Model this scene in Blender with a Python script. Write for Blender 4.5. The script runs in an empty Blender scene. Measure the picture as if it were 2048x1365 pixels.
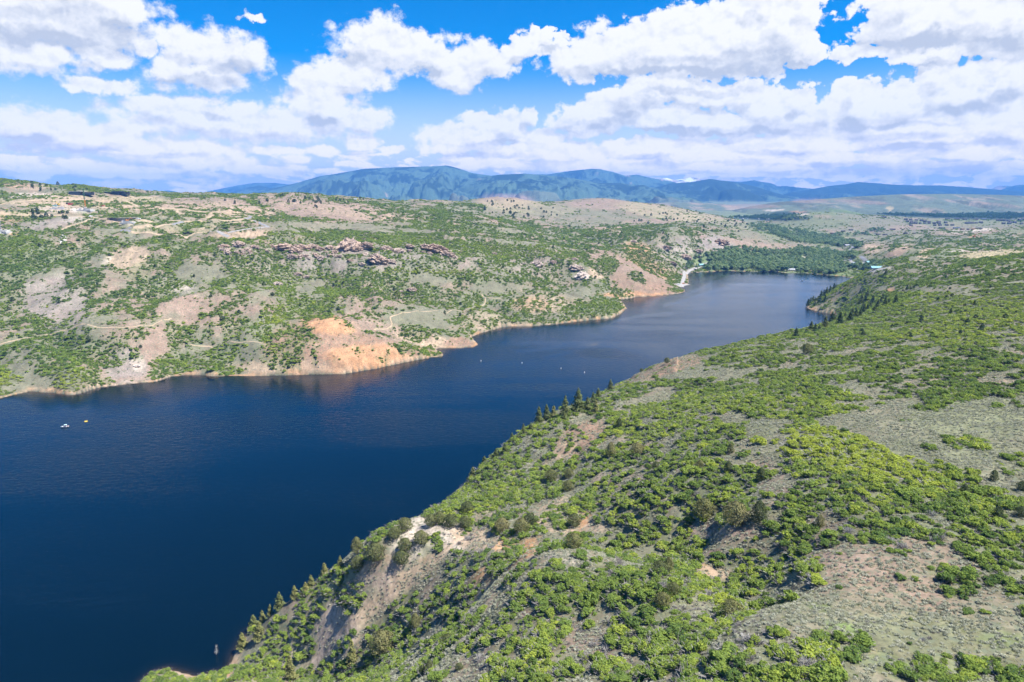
HAZE_DENSITY = 5.0e-5
import bpy, math, random
import numpy as np
random.seed(7); RNG = np.random.default_rng(11)
scene = bpy.context.scene
COL = scene.collection
# ----------------------------------------------------------------- camera geometry (photo survey)
H = 220.0                       # camera height above the lake
F = 1365.0; CU = 1024.0; CV = 682.5
TH = math.radians(12.3); CT, ST = math.cos(TH), math.sin(TH)
def ray_mk(u, v):
    """photo point -> (a = X/Y, k = dZ/dY) of its sight line"""
    b = (CV - v) / F
    m = 1.0 / (CT + b * ST)
    return (u - CU) / F * m, (-ST + b * CT) * m
def P(u, v=None, z=None, Y=None):
    """survey point -> (a, Y, z) from two of: picture height v, height z, distance Y"""
    if v is not None:
        a, k = ray_mk(u, v)
        if Y is None: Y = (z - H) / k
        else: z = H + k * Y
        return (a, Y, z)
    k = (z - H) / Y
    b = (k * CT + ST) / (CT - k * ST)
    return ((u - CU) / F / (CT + b * ST), Y, z)
def project(X, Y, Z):
    k = (Z - H) / Y
    b = (k * CT + ST) / (CT - k * ST)
    return CU + F * (X / Y) * (CT + b * ST), CV - F * b
# ----------------------------------------------------------------- noise
_perm = np.random.default_rng(5).permutation(512).astype(np.int32)
_perm = np.concatenate([_perm, _perm, _perm])
_gr = np.stack([np.cos(np.arange(512) * 2.399), np.sin(np.arange(512) * 2.399)], 1)
def perlin(x, y):
    xi = np.floor(x); yi = np.floor(y)
    fx = x - xi; fy = y - yi
    xi = xi.astype(np.int64) & 511; yi = yi.astype(np.int64) & 511
    x1 = (xi + 1) & 511; y1 = (yi + 1) & 511
    u = fx * fx * fx * (fx * (fx * 6 - 15) + 10); v = fy * fy * fy * (fy * (fy * 6 - 15) + 10)
    def g(ix, iy, dx, dy):
        h = _perm[_perm[ix] + iy]
        return _gr[h, 0] * dx + _gr[h, 1] * dy
    n00 = g(xi, yi, fx, fy); n10 = g(x1, yi, fx - 1, fy)
    n01 = g(xi, y1, fx, fy - 1); n11 = g(x1, y1, fx - 1, fy - 1)
    a = n00 + u * (n10 - n00); b = n01 + u * (n11 - n01)
    return (a + v * (b - a)) * 1.5
def fbm(x, y, octs=4, gain=0.5):
    s = 0; amp = 1.0; f = 1.0; t = 0
    for i in range(octs):
        s = s + amp * perlin(x * f + 17.3 * i, y * f - 9.1 * i); t += amp; amp *= gain; f *= 2.03
    return s / t
def ridged(x, y, octs=4, gain=0.5):
    s = 0; amp = 1.0; f = 1.0; t = 0
    for i in range(octs):
        s = s + amp * (1 - np.abs(perlin(x * f + 31.7 * i, y * f + 5.3 * i))); t += amp; amp *= gain; f *= 2.1
    return s / t
def sstep(e0, e1, x):
    t = np.clip((x - e0) / (e1 - e0), 0, 1)
    return t * t * (3 - 2 * t)
# ----------------------------------------------------------------- survey of the land
SHORE_L = [(-420, 845), (-200, 828), (0, 797), (60, 783), (115, 787), (140, 791), (165, 786), (200, 775), (260, 768), (310, 764), (345, 753),
    (380, 750), (440, 753), (520, 752), (600, 750), (690, 748), (750, 738), (810, 725), (860, 716), (886, 713), (884, 706), (872, 700), (876, 697.5),
    (915, 696.5), (945, 695), (957, 690), (950, 682), (942, 674), (962, 667), (985, 660), (1016, 653), (1060, 653), (1109, 649), (1175, 641), (1224, 637),
    (1244, 626), (1253, 617), (1246, 606), (1241, 600), (1270, 595), (1320, 592), (1355, 588), (1368, 585), (1370, 581), (1358, 575), (1374, 571), (1378, 562), (1376, 553),
    (1373, 546), (1410, 545), (1451, 542), (1500, 544), (1554, 544), (1572, 547), (1613, 547), (1652, 551), (1685, 553), (1712, 559),
    (1700, 565), (1679, 571), (1662, 579), (1640, 593), (1620, 606), (1612, 613), (1618, 618), (1630, 622), (1650, 626), (1668, 629)]
SHORE_H = [(1672, 1185), (1655, 1140), (1625, 1100), (1580, 1050), (1520, 1000), (1450, 930), (1380, 855), (1320, 800), (1250, 752), (1160, 690), (1080, 618),
    (1000, 545), (935, 488), (870, 430), (760, 383), (640, 350), (560, 320)]
SHORE_R = [(497, 1262), (480, 1285), (470, 1305), (463, 1325), (452, 1340), (430, 1345), (412, 1349), (390, 1353), (360, 1346), (330, 1338), (306, 1345), (285, 1362), (255, 1400), (180, 1470)]
lake_pts = [P(u, v=v, z=0.0) for u, v in SHORE_L] + [P(u, z=0.0, Y=Y) for u, Y in SHORE_H] + [P(u, v=v, z=0.0) for u, v in SHORE_R]
LAKE = np.array([(a * Y, Y) for a, Y, z in lake_pts] + [(-420.0, 60.0), (-900.0, 60.0), (-1500.0, 500.0)])
C = []                           # control points (a, Y, z)
def uvz(*t): C.extend(P(u, v=v, z=z) for u, v, z in t)
def uvY(*t): C.extend(P(u, v=v, Y=Y) for u, v, Y in t)
def uYz(*t): C.extend(P(u, Y=Y, z=z) for u, Y, z in t)
# the near hill: plateau, spur, gully, cliff above the lake
uvz((1150,1095,117),(1330,1150,127),(1500,1240,137),(1700,1365,143),(2048,1365,142),(2048,1100,142),(2048,800,140),(2048,650,135),(2048,560,128),(2048,507,120),
    (2300,1365,143),(2300,1000,146),(2300,700,144),(2300,560,136),(2300,505,126),
    (870,1030,70),(1000,900,70),(1080,842,75),(1160,807,80),(1250,762,52),(1340,722,72),(1450,694,84),(1560,668,85),(1640,652,72),
    (1750,650,100),(1850,650,118),(1850,600,105),(1850,560,100),(1850,520,95),(2048,600,130),
    (1300,900,105),(1300,800,92),(1500,800,120),(1700,800,130),(1500,720,105),(1700,720,120),(1900,720,132),(1500,900,125),(1700,900,135),(1900,900,140),
    (1200,1000,95),(1050,1000,77),(1200,900,90),(1100,920,79),(1300,1000,110),(1700,1030,138),(1900,1030,141),(1470,1030,127),(1400,1110,111),(1340,1115,104),(1450,1165,119),(1600,1150,133),(1800,1200,139),
    (1550,1200,128),(1240,1085,98),(1024,1365,114),(1200,1250,119),(1350,1300,128),(1000,1200,106),(900,1285,80),(800,1365,68),(700,1365,42),(600,1365,20),(600,1250,25),(700,1190,46),(760,1100,66),(780,1285,41),(690,1330,25),(640,1350,13),(740,1235,42),(940,1232,72),(880,1225,60),
    (850,1050,70),(900,1080,71),(950,1120,77),(1040,1110,103),(1000,1160,91),(960,1190,78),(800,1200,51),(700,1265,37),(640,1160,38),(560,1220,23),(510,1262,8),(1090,1050,88),(1150,1058,93),(1000,1060,80),(950,1040,73),
    (520,1340,8),(600,1310,14),(400,1365,3.5),(340,1349,3))
uYz((1900,1200,97),(1750,1098,52),(1720,950,48),(1700,1300,48),(1690,1450,30),(1660,1380,18),(1650,1250,14),(1700,1180,30),(1660,1450,12),(1700,1600,16),
    (1760,1270,74),(1800,1310,93),(1790,1600,70),(1850,1750,60),(1950,1500,90),(2048,1600,90),(1740,1750,26),(2100,1350,112),
    (1100,70,118),(1500,70,138),(1900,60,142),(700,90,105),(400,120,70),(100,160,30),(-200,110,8),(1024,45,118))
# the bank across the lake
for u, d in ((0, 1), (300, 1), (500, 1)):
    uvY((u, 700, 850), (u, 600, 1020), (u, 500, 1250), (u, 450, 1450))
uvY((-200,700,850),(-200,600,1020),(-200,480,1300),(-200,400,1850),(-200,350,2150))
uvY((0,740,770),(150,740,760),(150,660,880),(400,720,800),(420,640,960),(150,560,1090),(190,505,1240),(130,470,1390),(150,430,1600),(300,640,940),(330,590,1060),(260,560,1110),
    (0,400,1800),(300,405,1850),(130,400,1840),(450,410,1850),(600,430,1850),(600,395,2200),(700,420,2000),
    (0,364,2100),(60,365,2120),(120,376,2150),(200,382,2200),(260,386,2250),(330,387,2300),(400,388,2300),(470,390,2300),(540,388,2350),(600,390,2350),(680,395,2350),(750,403,2350),(820,408,2400),(880,409,2450),(940,407,2500),
    (640,640,905),(600,655,890),(780,682,893),(830,700,900),(560,655,890),(520,690,850),(600,705,830),(690,715,830),(760,715,842),(850,670,990),(760,660,960),(700,632,985),(640,628,990),
    (880,640,1030),(880,612,1150),(800,605,1170),(950,612,1190),(980,630,1130),(1050,640,1120),(1100,615,1200),(1180,620,1200),(1230,612,1260),(1150,590,1300),(1050,585,1270),(980,570,1290),(860,557,1260),(760,585,1130),(740,560,1210),
    (920,690,905),(900,680,925),(945,688,925),
    (600,560,1220),(600,520,1290),(600,492,1350),(600,470,1480),(720,545,1255),(720,515,1300),(720,488,1350),(720,470,1480),(850,535,1290),(850,500,1370),(850,480,1500),(960,530,1370),(960,500,1480),(960,480,1600),
    (480,530,1200),(450,490,1290),(400,470,1400),(900,440,1850),(840,455,1700),(960,440,1900),(780,440,1800),
    (1080,520,1540),(1080,497,1650),(1100,560,1420),(1150,540,1500),(1160,510,1650),(1000,470,1800),(1000,440,2250),
    (1250,525,1600),(1290,558,1530),(1330,575,1530),(1215,560,1490),(1200,520,1640),(1200,490,2000),(1200,455,2500),(1310,520,1760),(1350,520,1830),(1350,482,2050),(1400,490,2100),(1450,480,2300),(1450,503,2150),(1500,480,2400),(1560,487,2500),(1620,495,2550),
    (1330,550,1720),(1360,560,1760),(1340,540,1740),(1450,460,2700),(1350,450,2700),(1540,470,2800))
uYz((1400,2000,5),(1480,2060,6),(1550,2080,6),(1640,2080,6),(1500,2250,9),(1600,2300,9),(1680,2100,7),(1700,2350,10),(1720,1900,5),(1740,1850,8),(1650,2550,12),(1690,2800,14),(1760,2900,16),(1600,3100,20),(1720,3300,22))
uvY((990,393,3200),(960,402,3150),(1040,400,3200),(1100,411,3250),(1160,405,3500),(1200,396,3600),(1260,404,3650),(1330,411,3700),(1400,425,3600),(1460,436,3600),(1520,450,3500),(1100,440,2700),(1300,435,3000))
uYz((1000,4200,90),(1200,4500,80),(1400,4500,45),(600,3200,160),(200,3200,190),(-100,3200,190),(800,3300,150),(800,4500,60),(300,4500,60),(0,4500,60),
    (1500,4200,36),(1560,5200,44),(1400,5400,50),(1000,5400,55),(600,5400,55),(1700,5400,50),(1900,5400,52),(2100,5400,55),(2300,5400,58),
    (600,7000,45),(1000,7000,45),(1400,7000,50),(1800,7000,50),(2200,7000,50),(0,7000,45),
    (600,15000,60),(1400,15000,60),(2200,15000,60),(0,15000,60),(600,24500,80),(1400,24500,80),(2200,24500,80),(0,24500,80))
uvY((1800,500,1950),(1740,500,2080),(1760,495,2150),(1850,490,2100),(1900,482,2250),(2048,475,2300),(2200,470,2300),(2048,452,3300),(2200,448,3300),(1950,460,3000),(1850,463,2950),(1780,470,2800),(1900,505,1750),(1850,510,1700),(2000,497,1800),
    (1640,424,4000),(1590,434,3900),(1700,428,4050),(1760,433,4100),(1820,440,4000),(1580,452,3800),(1680,452,3600),(1780,455,3500),(1560,446,3900))
C = np.array(C + [(a, Y, 0.5) for a, Y, z in lake_pts])
# lake bed
_bed = []
for u, v in ((60,900),(300,850),(300,1000),(100,1200),(600,800),(700,950),(850,780),(450,1150),(1000,740),(1150,690),(1300,660),(1450,610),(1550,570),(1450,560),(250,1300),(600,1100),(-300,1000)):
    _bed.append(P(u, v=v, z=-12.0))
C = np.concatenate([C, np.array(_bed)])
def tps_fit(p, f, lam):
    n = len(p)
    d2 = ((p[:, None] - p[None]) ** 2).sum(2)
    K = 0.5 * d2 * np.log(d2 + 1e-12)
    A = np.zeros((n + 3, n + 3)); A[:n, :n] = K + lam * np.eye(n)
    Q = np.concatenate([np.ones((n, 1)), p], 1)
    A[:n, n:] = Q; A[n:, :n] = Q.T
    return np.linalg.solve(A, np.concatenate([f, np.zeros(3)]))
def tps_eval(w, p, q):
    out = np.empty(len(q)); n = len(p)
    for i in range(0, len(q), 20000):
        d2 = ((q[i:i + 20000, None] - p[None]) ** 2).sum(2)
        out[i:i + 20000] = (0.5 * d2 * np.log(d2 + 1e-12)) @ w[:n] + w[n] + q[i:i + 20000] @ w[n + 1:]
    return out
cp = np.stack([C[:, 0], np.log(C[:, 1])], 1)
W = tps_fit(cp, C[:, 2], 2e-4)
# polar grid: even steps in direction and in log distance, so detail follows the distance from the viewpoint
NA, NS = 1620, 1060
A0, A1 = -1.3, 1.3; S0, S1 = math.log(42.0), math.log(24500.0)
ga = np.linspace(A0, A1, NA); gs = np.linspace(S0, S1, NS)
_ca = np.linspace(A0, A1, 280); _cs = np.linspace(S0, S1, 300)
_q = np.stack(np.meshgrid(_ca, _cs), -1).reshape(-1, 2)
_coarse = tps_eval(W, cp, _q).reshape(300, 280)
def bilin(grid, a, s):
    n, m = grid.shape
    x = np.clip((a - A0) / (A1 - A0) * (m - 1), 0, m - 1.001); y = np.clip((s - S0) / (S1 - S0) * (n - 1), 0, n - 1.001)
    i = x.astype(int); j = y.astype(int); x = x - i; y = y - j
    return (grid[j, i] * (1 - x) + grid[j, i + 1] * x) * (1 - y) + (grid[j + 1, i] * (1 - x) + grid[j + 1, i + 1] * x) * y
AA, SS = np.meshgrid(ga, gs)
YY = np.exp(SS); XX = AA * YY
Z0 = np.clip(bilin(_coarse, AA, SS), -14, 300)
# signed distance to the lake
def lake_sdf(X, Y):
    shp = X.shape; X = X.ravel(); Y = Y.ravel()
    d = np.full(X.shape, 1e9); inside = np.zeros(X.shape, bool)
    n = len(LAKE)
    for i in range(n):
        x0, y0 = LAKE[i]; x1, y1 = LAKE[(i + 1) % n]
        dx, dy = x1 - x0, y1 - y0; L2 = dx * dx + dy * dy + 1e-9
        t = np.clip(((X - x0) * dx + (Y - y0) * dy) / L2, 0, 1)
        d = np.minimum(d, (X - x0 - t * dx) ** 2 + (Y - y0 - t * dy) ** 2)
        c = ((y0 > Y) != (y1 > Y)) & (X < dx * (Y - y0) / (dy if abs(dy) > 1e-9 else 1e-9) + x0)
        inside ^= c
    d = np.sqrt(d)
    return np.where(inside, -d, d).reshape(shp)
SD = np.full(YY.shape, 1e4)
_m = (YY < 2600)
SD[_m] = lake_sdf(XX[_m], YY[_m])
SD = SD + np.where(np.abs(SD) < 40, 1.6 * fbm(XX / 14, YY / 14, 3) * np.clip(YY / 700, 0.35, 1.6), 0)
# relief: gullies and lumps, faded near the water and out on the flats
far = sstep(2400, 4200, YY)
gul = ridged(XX / 190 + 0.6 * fbm(XX / 260, YY / 260, 2), YY / 300 + .4 * fbm(XX / 220 + 8, YY / 220, 2), 4, .42)
lump = fbm(XX / 46, YY / 46, 4)
leftbank = sstep(-0.02, 0.12, (YY - 620 - 900 * sstep(0.0, 0.5, AA)) / 1000.0)
amp_land = sstep(4, 70, SD)
flat = np.clip(1 - np.abs(Z0 - 8) / 16, 0, 1) * sstep(1750, 1900, YY)
Z = Z0 + amp_land * (1 - flat) * (1 - far) * (leftbank * (-(52 - 26 * sstep(1350, 1750, YY)) * (gul - 0.72)) + (1.2 + 2.6 * leftbank) * lump)
nearslope = (1 - leftbank) * sstep(230, 120, SD) * sstep(6, 30, SD) * (AA < .25) * (YY < 700)
Z -= nearslope * 9.0 * (ridged(XX / 52 + .5 * fbm(XX / 60, YY / 60, 2), YY / 95, 4, .45) - .74)
Z += amp_land * (1 - far) * (0.55 * fbm(XX / 9, YY / 9, 3))
Z += far * 8 * fbm(XX / 400, YY / 400, 4) * (Z0 > 25)
# rock bands on the far bank: stepped ledges
def blob(U, V, u, v, ru, rv, ang=0.0):
    c, s = math.cos(math.radians(ang)), math.sin(math.radians(ang))
    x = (U - u) * c + (V - v) * s; y = -(U - u) * s + (V - v) * c
    return np.sqrt((x / ru) ** 2 + (y / rv) ** 2)
land = np.minimum(np.maximum(Z, 0.12 * np.minimum(SD, 25) + 0.05), 1.3 * SD + 0.3)
Z = np.where(SD > 0, land, -np.minimum(0.35 * -SD, 12) - 0.15)
# ----------------------------------------------------------------- mountain ranges beyond the valley
RANGES = [  # distance, front width, base height, crest line in the photo, relief, forest share, tan share
    (-6600, 1900, 45, [(1380,436),(1450,425),(1500,413),(1560,404),(1620,400),(1700,394),(1800,389),(1900,388),(2000,390),(2100,394),(2400,392)], 30, 0.25, .34),
    (-7600, 1900, 45, [(1080,430),(1150,420),(1230,411),(1290,408),(1350,404),(1400,406),(1450,409),(1490,414),(1530,420),(1600,432)], 26, 0.12, .55),
    (9200, 1700, 60, [(1480,412),(1540,398),(1580,386),(1620,379),(1660,372),(1690,369),(1716,364),(1745,366),(1780,369),(1830,371),(1880,371),(1930,374),(1990,379),(2048,384),(2200,390),(2400,384)], 30, 0.97, .0),  # dark conifer cover; cloud shadow on this ridge is painted in with it
    (8600, 2900, 50, [(380,402),(440,390),(500,385),(560,374),(600,364),(640,352),(680,346),(730,337),(770,335),(830,333),(870,332),(893,330.5),(915,336),(945,346),(985,352),(1050,362),(1150,378),(1300,395),(1400,410)], 42, 0.34, .10),
    (7400, 2300, 50, [(880,384),(930,360),(970,353),(1000,349),(1050,347),(1090,350),(1150,357),(1200,366),(1240,366),(1300,374),(1360,386),(1420,400),(1500,420)], 30, 0.42, .10),
    (10300, 2300, 60, [(1000,366),(1040,350),(1100,348),(1140,341),(1180,337.5),(1200,338),(1225,343),(1250,351),(1275,349),(1300,355),(1340,362),(1400,378)], 42, 0.35, .26),
    (8300, 1700, 60, [(1260,392),(1300,378),(1340,367),(1385,364),(1420,359),(1450,362),(1490,368),(1520,376),(1550,386),(1600,398),(1660,410)], 34, 0.78, .06),
    (15000, 2500, 60, [(1290,372),(1320,357),(1335,356),(1350,360),(1380,355),(1395,356),(1410,364),(1430,368)], 60, 0.1, .9),
    (13000, 2500, 60, [(1380,376),(1420,363),(1450,361),(1480,364),(1520,363),(1540,365),(1555,372),(1590,374),(1640,379),(1700,386)], 40, 0.5, .25),
    (12500, 1800, 70, [(236,390),(262,381),(275,379.5),(292,384),(310,385),(328,382),(340,381.5),(365,386),(400,390)], 30, 0.6, .1),
    (16500, 2500, 70, [(380,392),(420,382),(450,376),(475,371),(510,366),(550,366),(600,372),(700,376)], 40, 0.5, .1),
    (9900, 1500, 60, [(440,392),(480,380),(500,374),(520,371.5),(540,376),(560,382),(600,392)], 24, 0.7, .1),
    (17000, 2000, 70, [(1975,382),(1990,374),(1998,371),(2020,371),(2035,376),(2060,384)], 30, 0.2, .7),
    (12500, 1800, 70, [(1985,386),(2010,377),(2030,371),(2050,369),(2100,367),(2200,372),(2400,380)], 30, 0.85, .0)]
FOREST_AND_SHADOW = np.zeros(YY.shape); TAN = np.zeros(YY.shape); MTN = np.zeros(YY.shape); SNOW = np.zeros(YY.shape)
fm = YY > 4300
Xf, Yf, Af = XX[fm], YY[fm], AA[fm]
n1 = fbm(Xf / 1300, Yf / 2000, 4); n2 = ridged(Xf / 900 + n1 * 0.6, Yf / 1700, 5); n3 = fbm(Xf / 560, Yf / 750, 5); n4 = fbm(Xf / 240 + 9, Yf / 500, 4); n5 = fbm(Xf / 75 + 3, Yf / 190, 3)
zf = Z[fm].copy(); fo = np.zeros(zf.shape); ta = np.zeros(zf.shape); mt = np.zeros(zf.shape); sn = np.zeros(zf.shape)
for (Yr0, w, base, crest, rel, forest_and_shadow, tan) in RANGES:
    Yr = -Yr0 if Yr0 < 0 else min(Yr0 * 1.8, 18000 + (Yr0 - 9500) * .65); w = w * Yr / abs(Yr0); rel = rel * 2.1 if Yr0 > 0 else rel
    pts = [P(u, v=v, Y=Yr) for u, v in crest]
    pa = np.array([p[0] for p in pts]); pz = np.array([p[2] for p in pts])
    zc = np.interp(Af, pa, pz, left=base - 40, right=base - 40)
    edge = np.clip(np.minimum(Af - pa[0], pa[-1] - Af) / 0.01, -1, 1)
    t = (Yf - Yr) / w
    tt = np.abs(t) * (1 + 0.55 * (n2 - 0.7) * 2.2 * (np.abs(t) > 0))
    f = np.where(t < 0, np.clip(1 - tt, 0, 1) ** 1.25, np.clip(1 - np.abs(t) * 1.6, 0, 1))
    zr = base - 25 + (zc - base + 25) * f - rel * 2.4 * (n2 - 0.72) * np.clip(np.abs(t) * 4, 0, 1) * np.clip((1 - tt) * 3, 0, 1)
    zr = np.where(edge > -0.5, zr, -50)
    up = zr > zf
    zf = np.where(up, zr, zf)
    fr = sstep(0.45, 0.55, 0.5 + 0.75 * n3 + 0.45 * n4 + .42 * n5 + (forest_and_shadow - 0.5) * 0.75 + 0.2 * (f - 0.5) - .35 * (n2 - .7))
    fo = np.where(up, fr, fo); ta = np.where(up, sstep(0.45, 0.7, 0.5 + 0.7 * n4 + 0.3 * n1 + (tan - 0.5) * .8), ta); mt = np.where(up, sstep(0.02, 0.12, f), mt)
    sn = np.where(up, (sstep(.52, .6, .5 + .6 * n4 + .35 * (f - .8)) if Yr0 == 15000 else 0), sn)
Z[fm] = zf; FOREST_AND_SHADOW[fm] = fo; TAN[fm] = ta; MTN[fm] = mt; SNOW[fm] = sn
def ground(X, Y):
    return bilin(Z, X / Y, np.log(Y))
KK = (Z - H) / YY
KMAX = np.maximum.accumulate(KK, axis=0)           # sight-line horizon seen from the viewpoint
def hit(u, v):
    """photo point -> the nearest ground (or water) point on its sight line"""
    a, k = ray_mk(u, v)
    y = np.exp(np.linspace(S0, S1, 6000))
    zz = np.maximum(bilin(Z, np.full_like(y, a), np.log(y)), 0.0)
    ok = np.nonzero((zz - H) / y >= k)[0]
    i = ok[0] if len(ok) else len(y) - 1
    return a * y[i], y[i], zz[i]
UU, VV = project(XX, YY, np.where(SD > 0, Z, 0.0))
def slope_at(X, Y, e=3.0):
    return (ground(X + e, Y) - ground(X - e, Y)) / (2 * e), (ground(X, Y + e) - ground(X, Y - e)) / (2 * e)
# ----------------------------------------------------------------- what covers the ground
PAL = {'pink': (.26, .186, .142), 'tan': (.36, .268, .185), 'orange': (.40, .222, .115), 'dome': (.27, .172, .12), 'sage': (.168, .160, .108), 'straw': (.34, .28, .165),
       'grass': (.12, .16, .058), 'scree': (.255, .212, .188), 'talus': (.37, .29, .225), 'pale': (.42, .36, .295), 'gravel': (.42, .39, .36), 'greengray': (.15, .165, .088), 'brown': (.235, .16, .115),
       'forest_and_shadow': (.022, .04, .026), 'grove': (.12, .17, .065), 'white': (.62, .60, .57)}
WU = UU + (9 * fbm(AA * 42, SS * 42, 4) + 3 * fbm(AA * 160, SS * 160, 3)) * np.clip(VV / 700, .35, 1.6)
WV = VV + (6 * fbm(AA * 42 + 50, SS * 42, 4) + 2 * fbm(AA * 160, SS * 160 + 40, 3)) * np.clip((VV - 330) / 400, .08, 1.6)
def paint(field, strokes):
    for st in strokes:
        u, v, ru, rv, ang, val = st[:6]
        w = st[6] if len(st) > 6 else 1.0
        if isinstance(val, str): val = np.array(PAL[val])
        R = max(ru, rv) * 1.35
        j = np.nonzero(((np.abs(UU - u) < R + 25) & (np.abs(VV - v) < R + 25)).any(1))[0]
        if not len(j): continue
        sl = slice(j[0], j[-1] + 1)
        d = blob(WU[sl], WV[sl], u, v, ru, rv, ang)
        k = w * sstep(1.15, 0.75, d)
        if field.ndim == 3: field[sl] += (val - field[sl]) * k[..., None]
        else: field[sl] += (val - field[sl]) * k
nA = fbm(XX / 130, YY / 130, 4); nB = fbm(XX / 33 + 7, YY / 33, 4); nC = fbm(XX / 8, YY / 8, 3); nD = fbm(XX / 60 + 3, YY / 160, 4)
def mixc(a, b, w): return np.array(PAL[a]) * (1 - w[..., None]) + np.array(PAL[b]) * w[..., None]
TINT = mixc('pink', 'sage', sstep(-.35, .3, nA + .5 * nB + .08))
near = sstep(.0, .03, AA - (-0.34 + 0.00028 * np.maximum(YY - 260, 0))) * (YY < 1500)      # the hill on this side of the lake
TINT = TINT * (1 - near[..., None]) + near[..., None] * mixc('pink', 'sage', sstep(-.45, .25, nA * .6 + .6 * nB + .12))
L = []
def col(*s): L.extend(s)
# far bank
col((110,600,75,70,0,'scree',.75),(60,520,90,40,0,'greengray',.6),(310,700,26,60,18,'pink',.9),(250,735,45,40,0,'scree',.8),(275,728,16,16,0,'pale',.7),(90,770,70,14,-8,'sage',.8),(240,765,60,8,-8,'pink',.7),(200,778,80,5,-12,'pale',.6),
    (260,520,50,32,0,'tan',.8),(280,545,30,20,-30,'grass',.35),(400,548,60,22,0,'sage',.9),(360,575,30,12,0,'pale',.7),(330,560,14,10,0,'pale',.6),
    (640,700,110,62,0,'dome',.9),(585,700,60,50,0,'dome',.8),(700,690,120,52,22,'dome',1),(760,710,120,22,0,'orange',.75),(690,735,130,12,-8,'orange',.6),(560,735,120,14,0,'tan',.8),(660,650,60,20,5,'orange',.8),(800,690,70,12,28,'brown',.7),
    (745,650,70,22,18,'pink',.8),(860,682,70,13,8,'tan',.9),(920,688,36,13,5,'dome',1),(905,690,26,8,0,'brown',.4),(850,635,95,24,0,'sage',1),(985,575,50,12,0,'sage',.9),(860,557,70,9,4,'sage',.9),(625,570,35,10,-14,'sage',.8),(1020,605,40,14,0,'sage',.5),
    (1100,605,70,20,0,'tan',.6),(1060,610,40,16,0,'orange',.35),(1160,587,40,14,0,'sage',.8),(960,640,50,22,0,'tan',.5),
    (700,520,270,36,0,'scree',.6),(1040,525,90,30,0,'scree',.45),(700,455,180,9,3,'sage',.8),(620,420,190,24,4,'pink',.95),(700,425,140,10,8,'tan',.4),(880,425,50,14,0,'sage',.5),(980,420,120,14,6,'sage',.55),(560,395,90,8,0,'pink',.6),
    (400,415,120,20,0,'pink',.6),(100,400,110,14,0,'tan',.7),(20,400,50,8,0,'grass',.4),(260,402,80,10,0,'straw',.7),(180,415,60,9,0,'grass',.3),(60,392,50,6,0,'pale',.8),(30,371,34,5,0,'orange',.45),(60,375,40,6,0,'tan',.6),
    (120,417,50,9,0,'pale',.8),(165,421,26,5,0,'white',.7),(155,440,40,7,0,'pale',.8),(260,444,26,5,0,'pale',.7),(90,450,60,10,-8,'scree',.7),(10,430,60,8,0,'straw',.8),(20,438,50,8,0,'orange',.3),(10,464,22,5,0,'white',.7),(32,468,14,4,0,'orange',.8),
    (350,455,120,14,0,'straw',.35),(480,470,70,9,-4,'tan',1),(430,430,60,10,0,'tan',.5),(300,417,140,5,3,'tan',.8),(125,478,8,10,30,'white',.7),(180,505,26,7,-38,'pale',.7),(215,520,16,5,-38,'pale',.5),
    (1010,402,60,14,0,'pink',.8),(1060,415,110,14,5,'straw',.5),(1200,410,70,13,0,'pink',.8),(1180,432,140,16,6,'sage',.6),(1320,425,90,14,10,'straw',.55),(1420,440,80,10,15,'straw',.4),(1300,445,60,8,0,'pink',.6),(1480,455,80,8,8,'sage',.5),
    (1265,553,98,33,28,'brown',.95),(1250,535,50,16,20,'pink',.6),(1320,578,44,10,12,'dome',.8),(1270,590,80,5,0,'orange',.8),(1195,545,24,14,0,'tan',.9),(1235,575,14,10,0,'dome',.7),(1290,515,50,24,30,'orange',.8),(1335,540,26,20,40,'orange',.6),(1345,520,50,24,20,'scree',.7),
    (1400,500,70,24,10,'scree',.8),(1440,492,36,18,25,'scree',.9),(1370,510,40,16,20,'pale',.4),(1500,490,60,10,15,'pink',.7),(1580,495,60,8,4,'pink',.7),(1480,470,80,6,8,'sage',.6),(1620,490,60,6,6,'sage',.6),
    (1180,505,50,16,0,'pink',.5),(1120,470,160,10,4,'sage',.4),(1220,460,60,6,0,'tan',.5))
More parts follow.
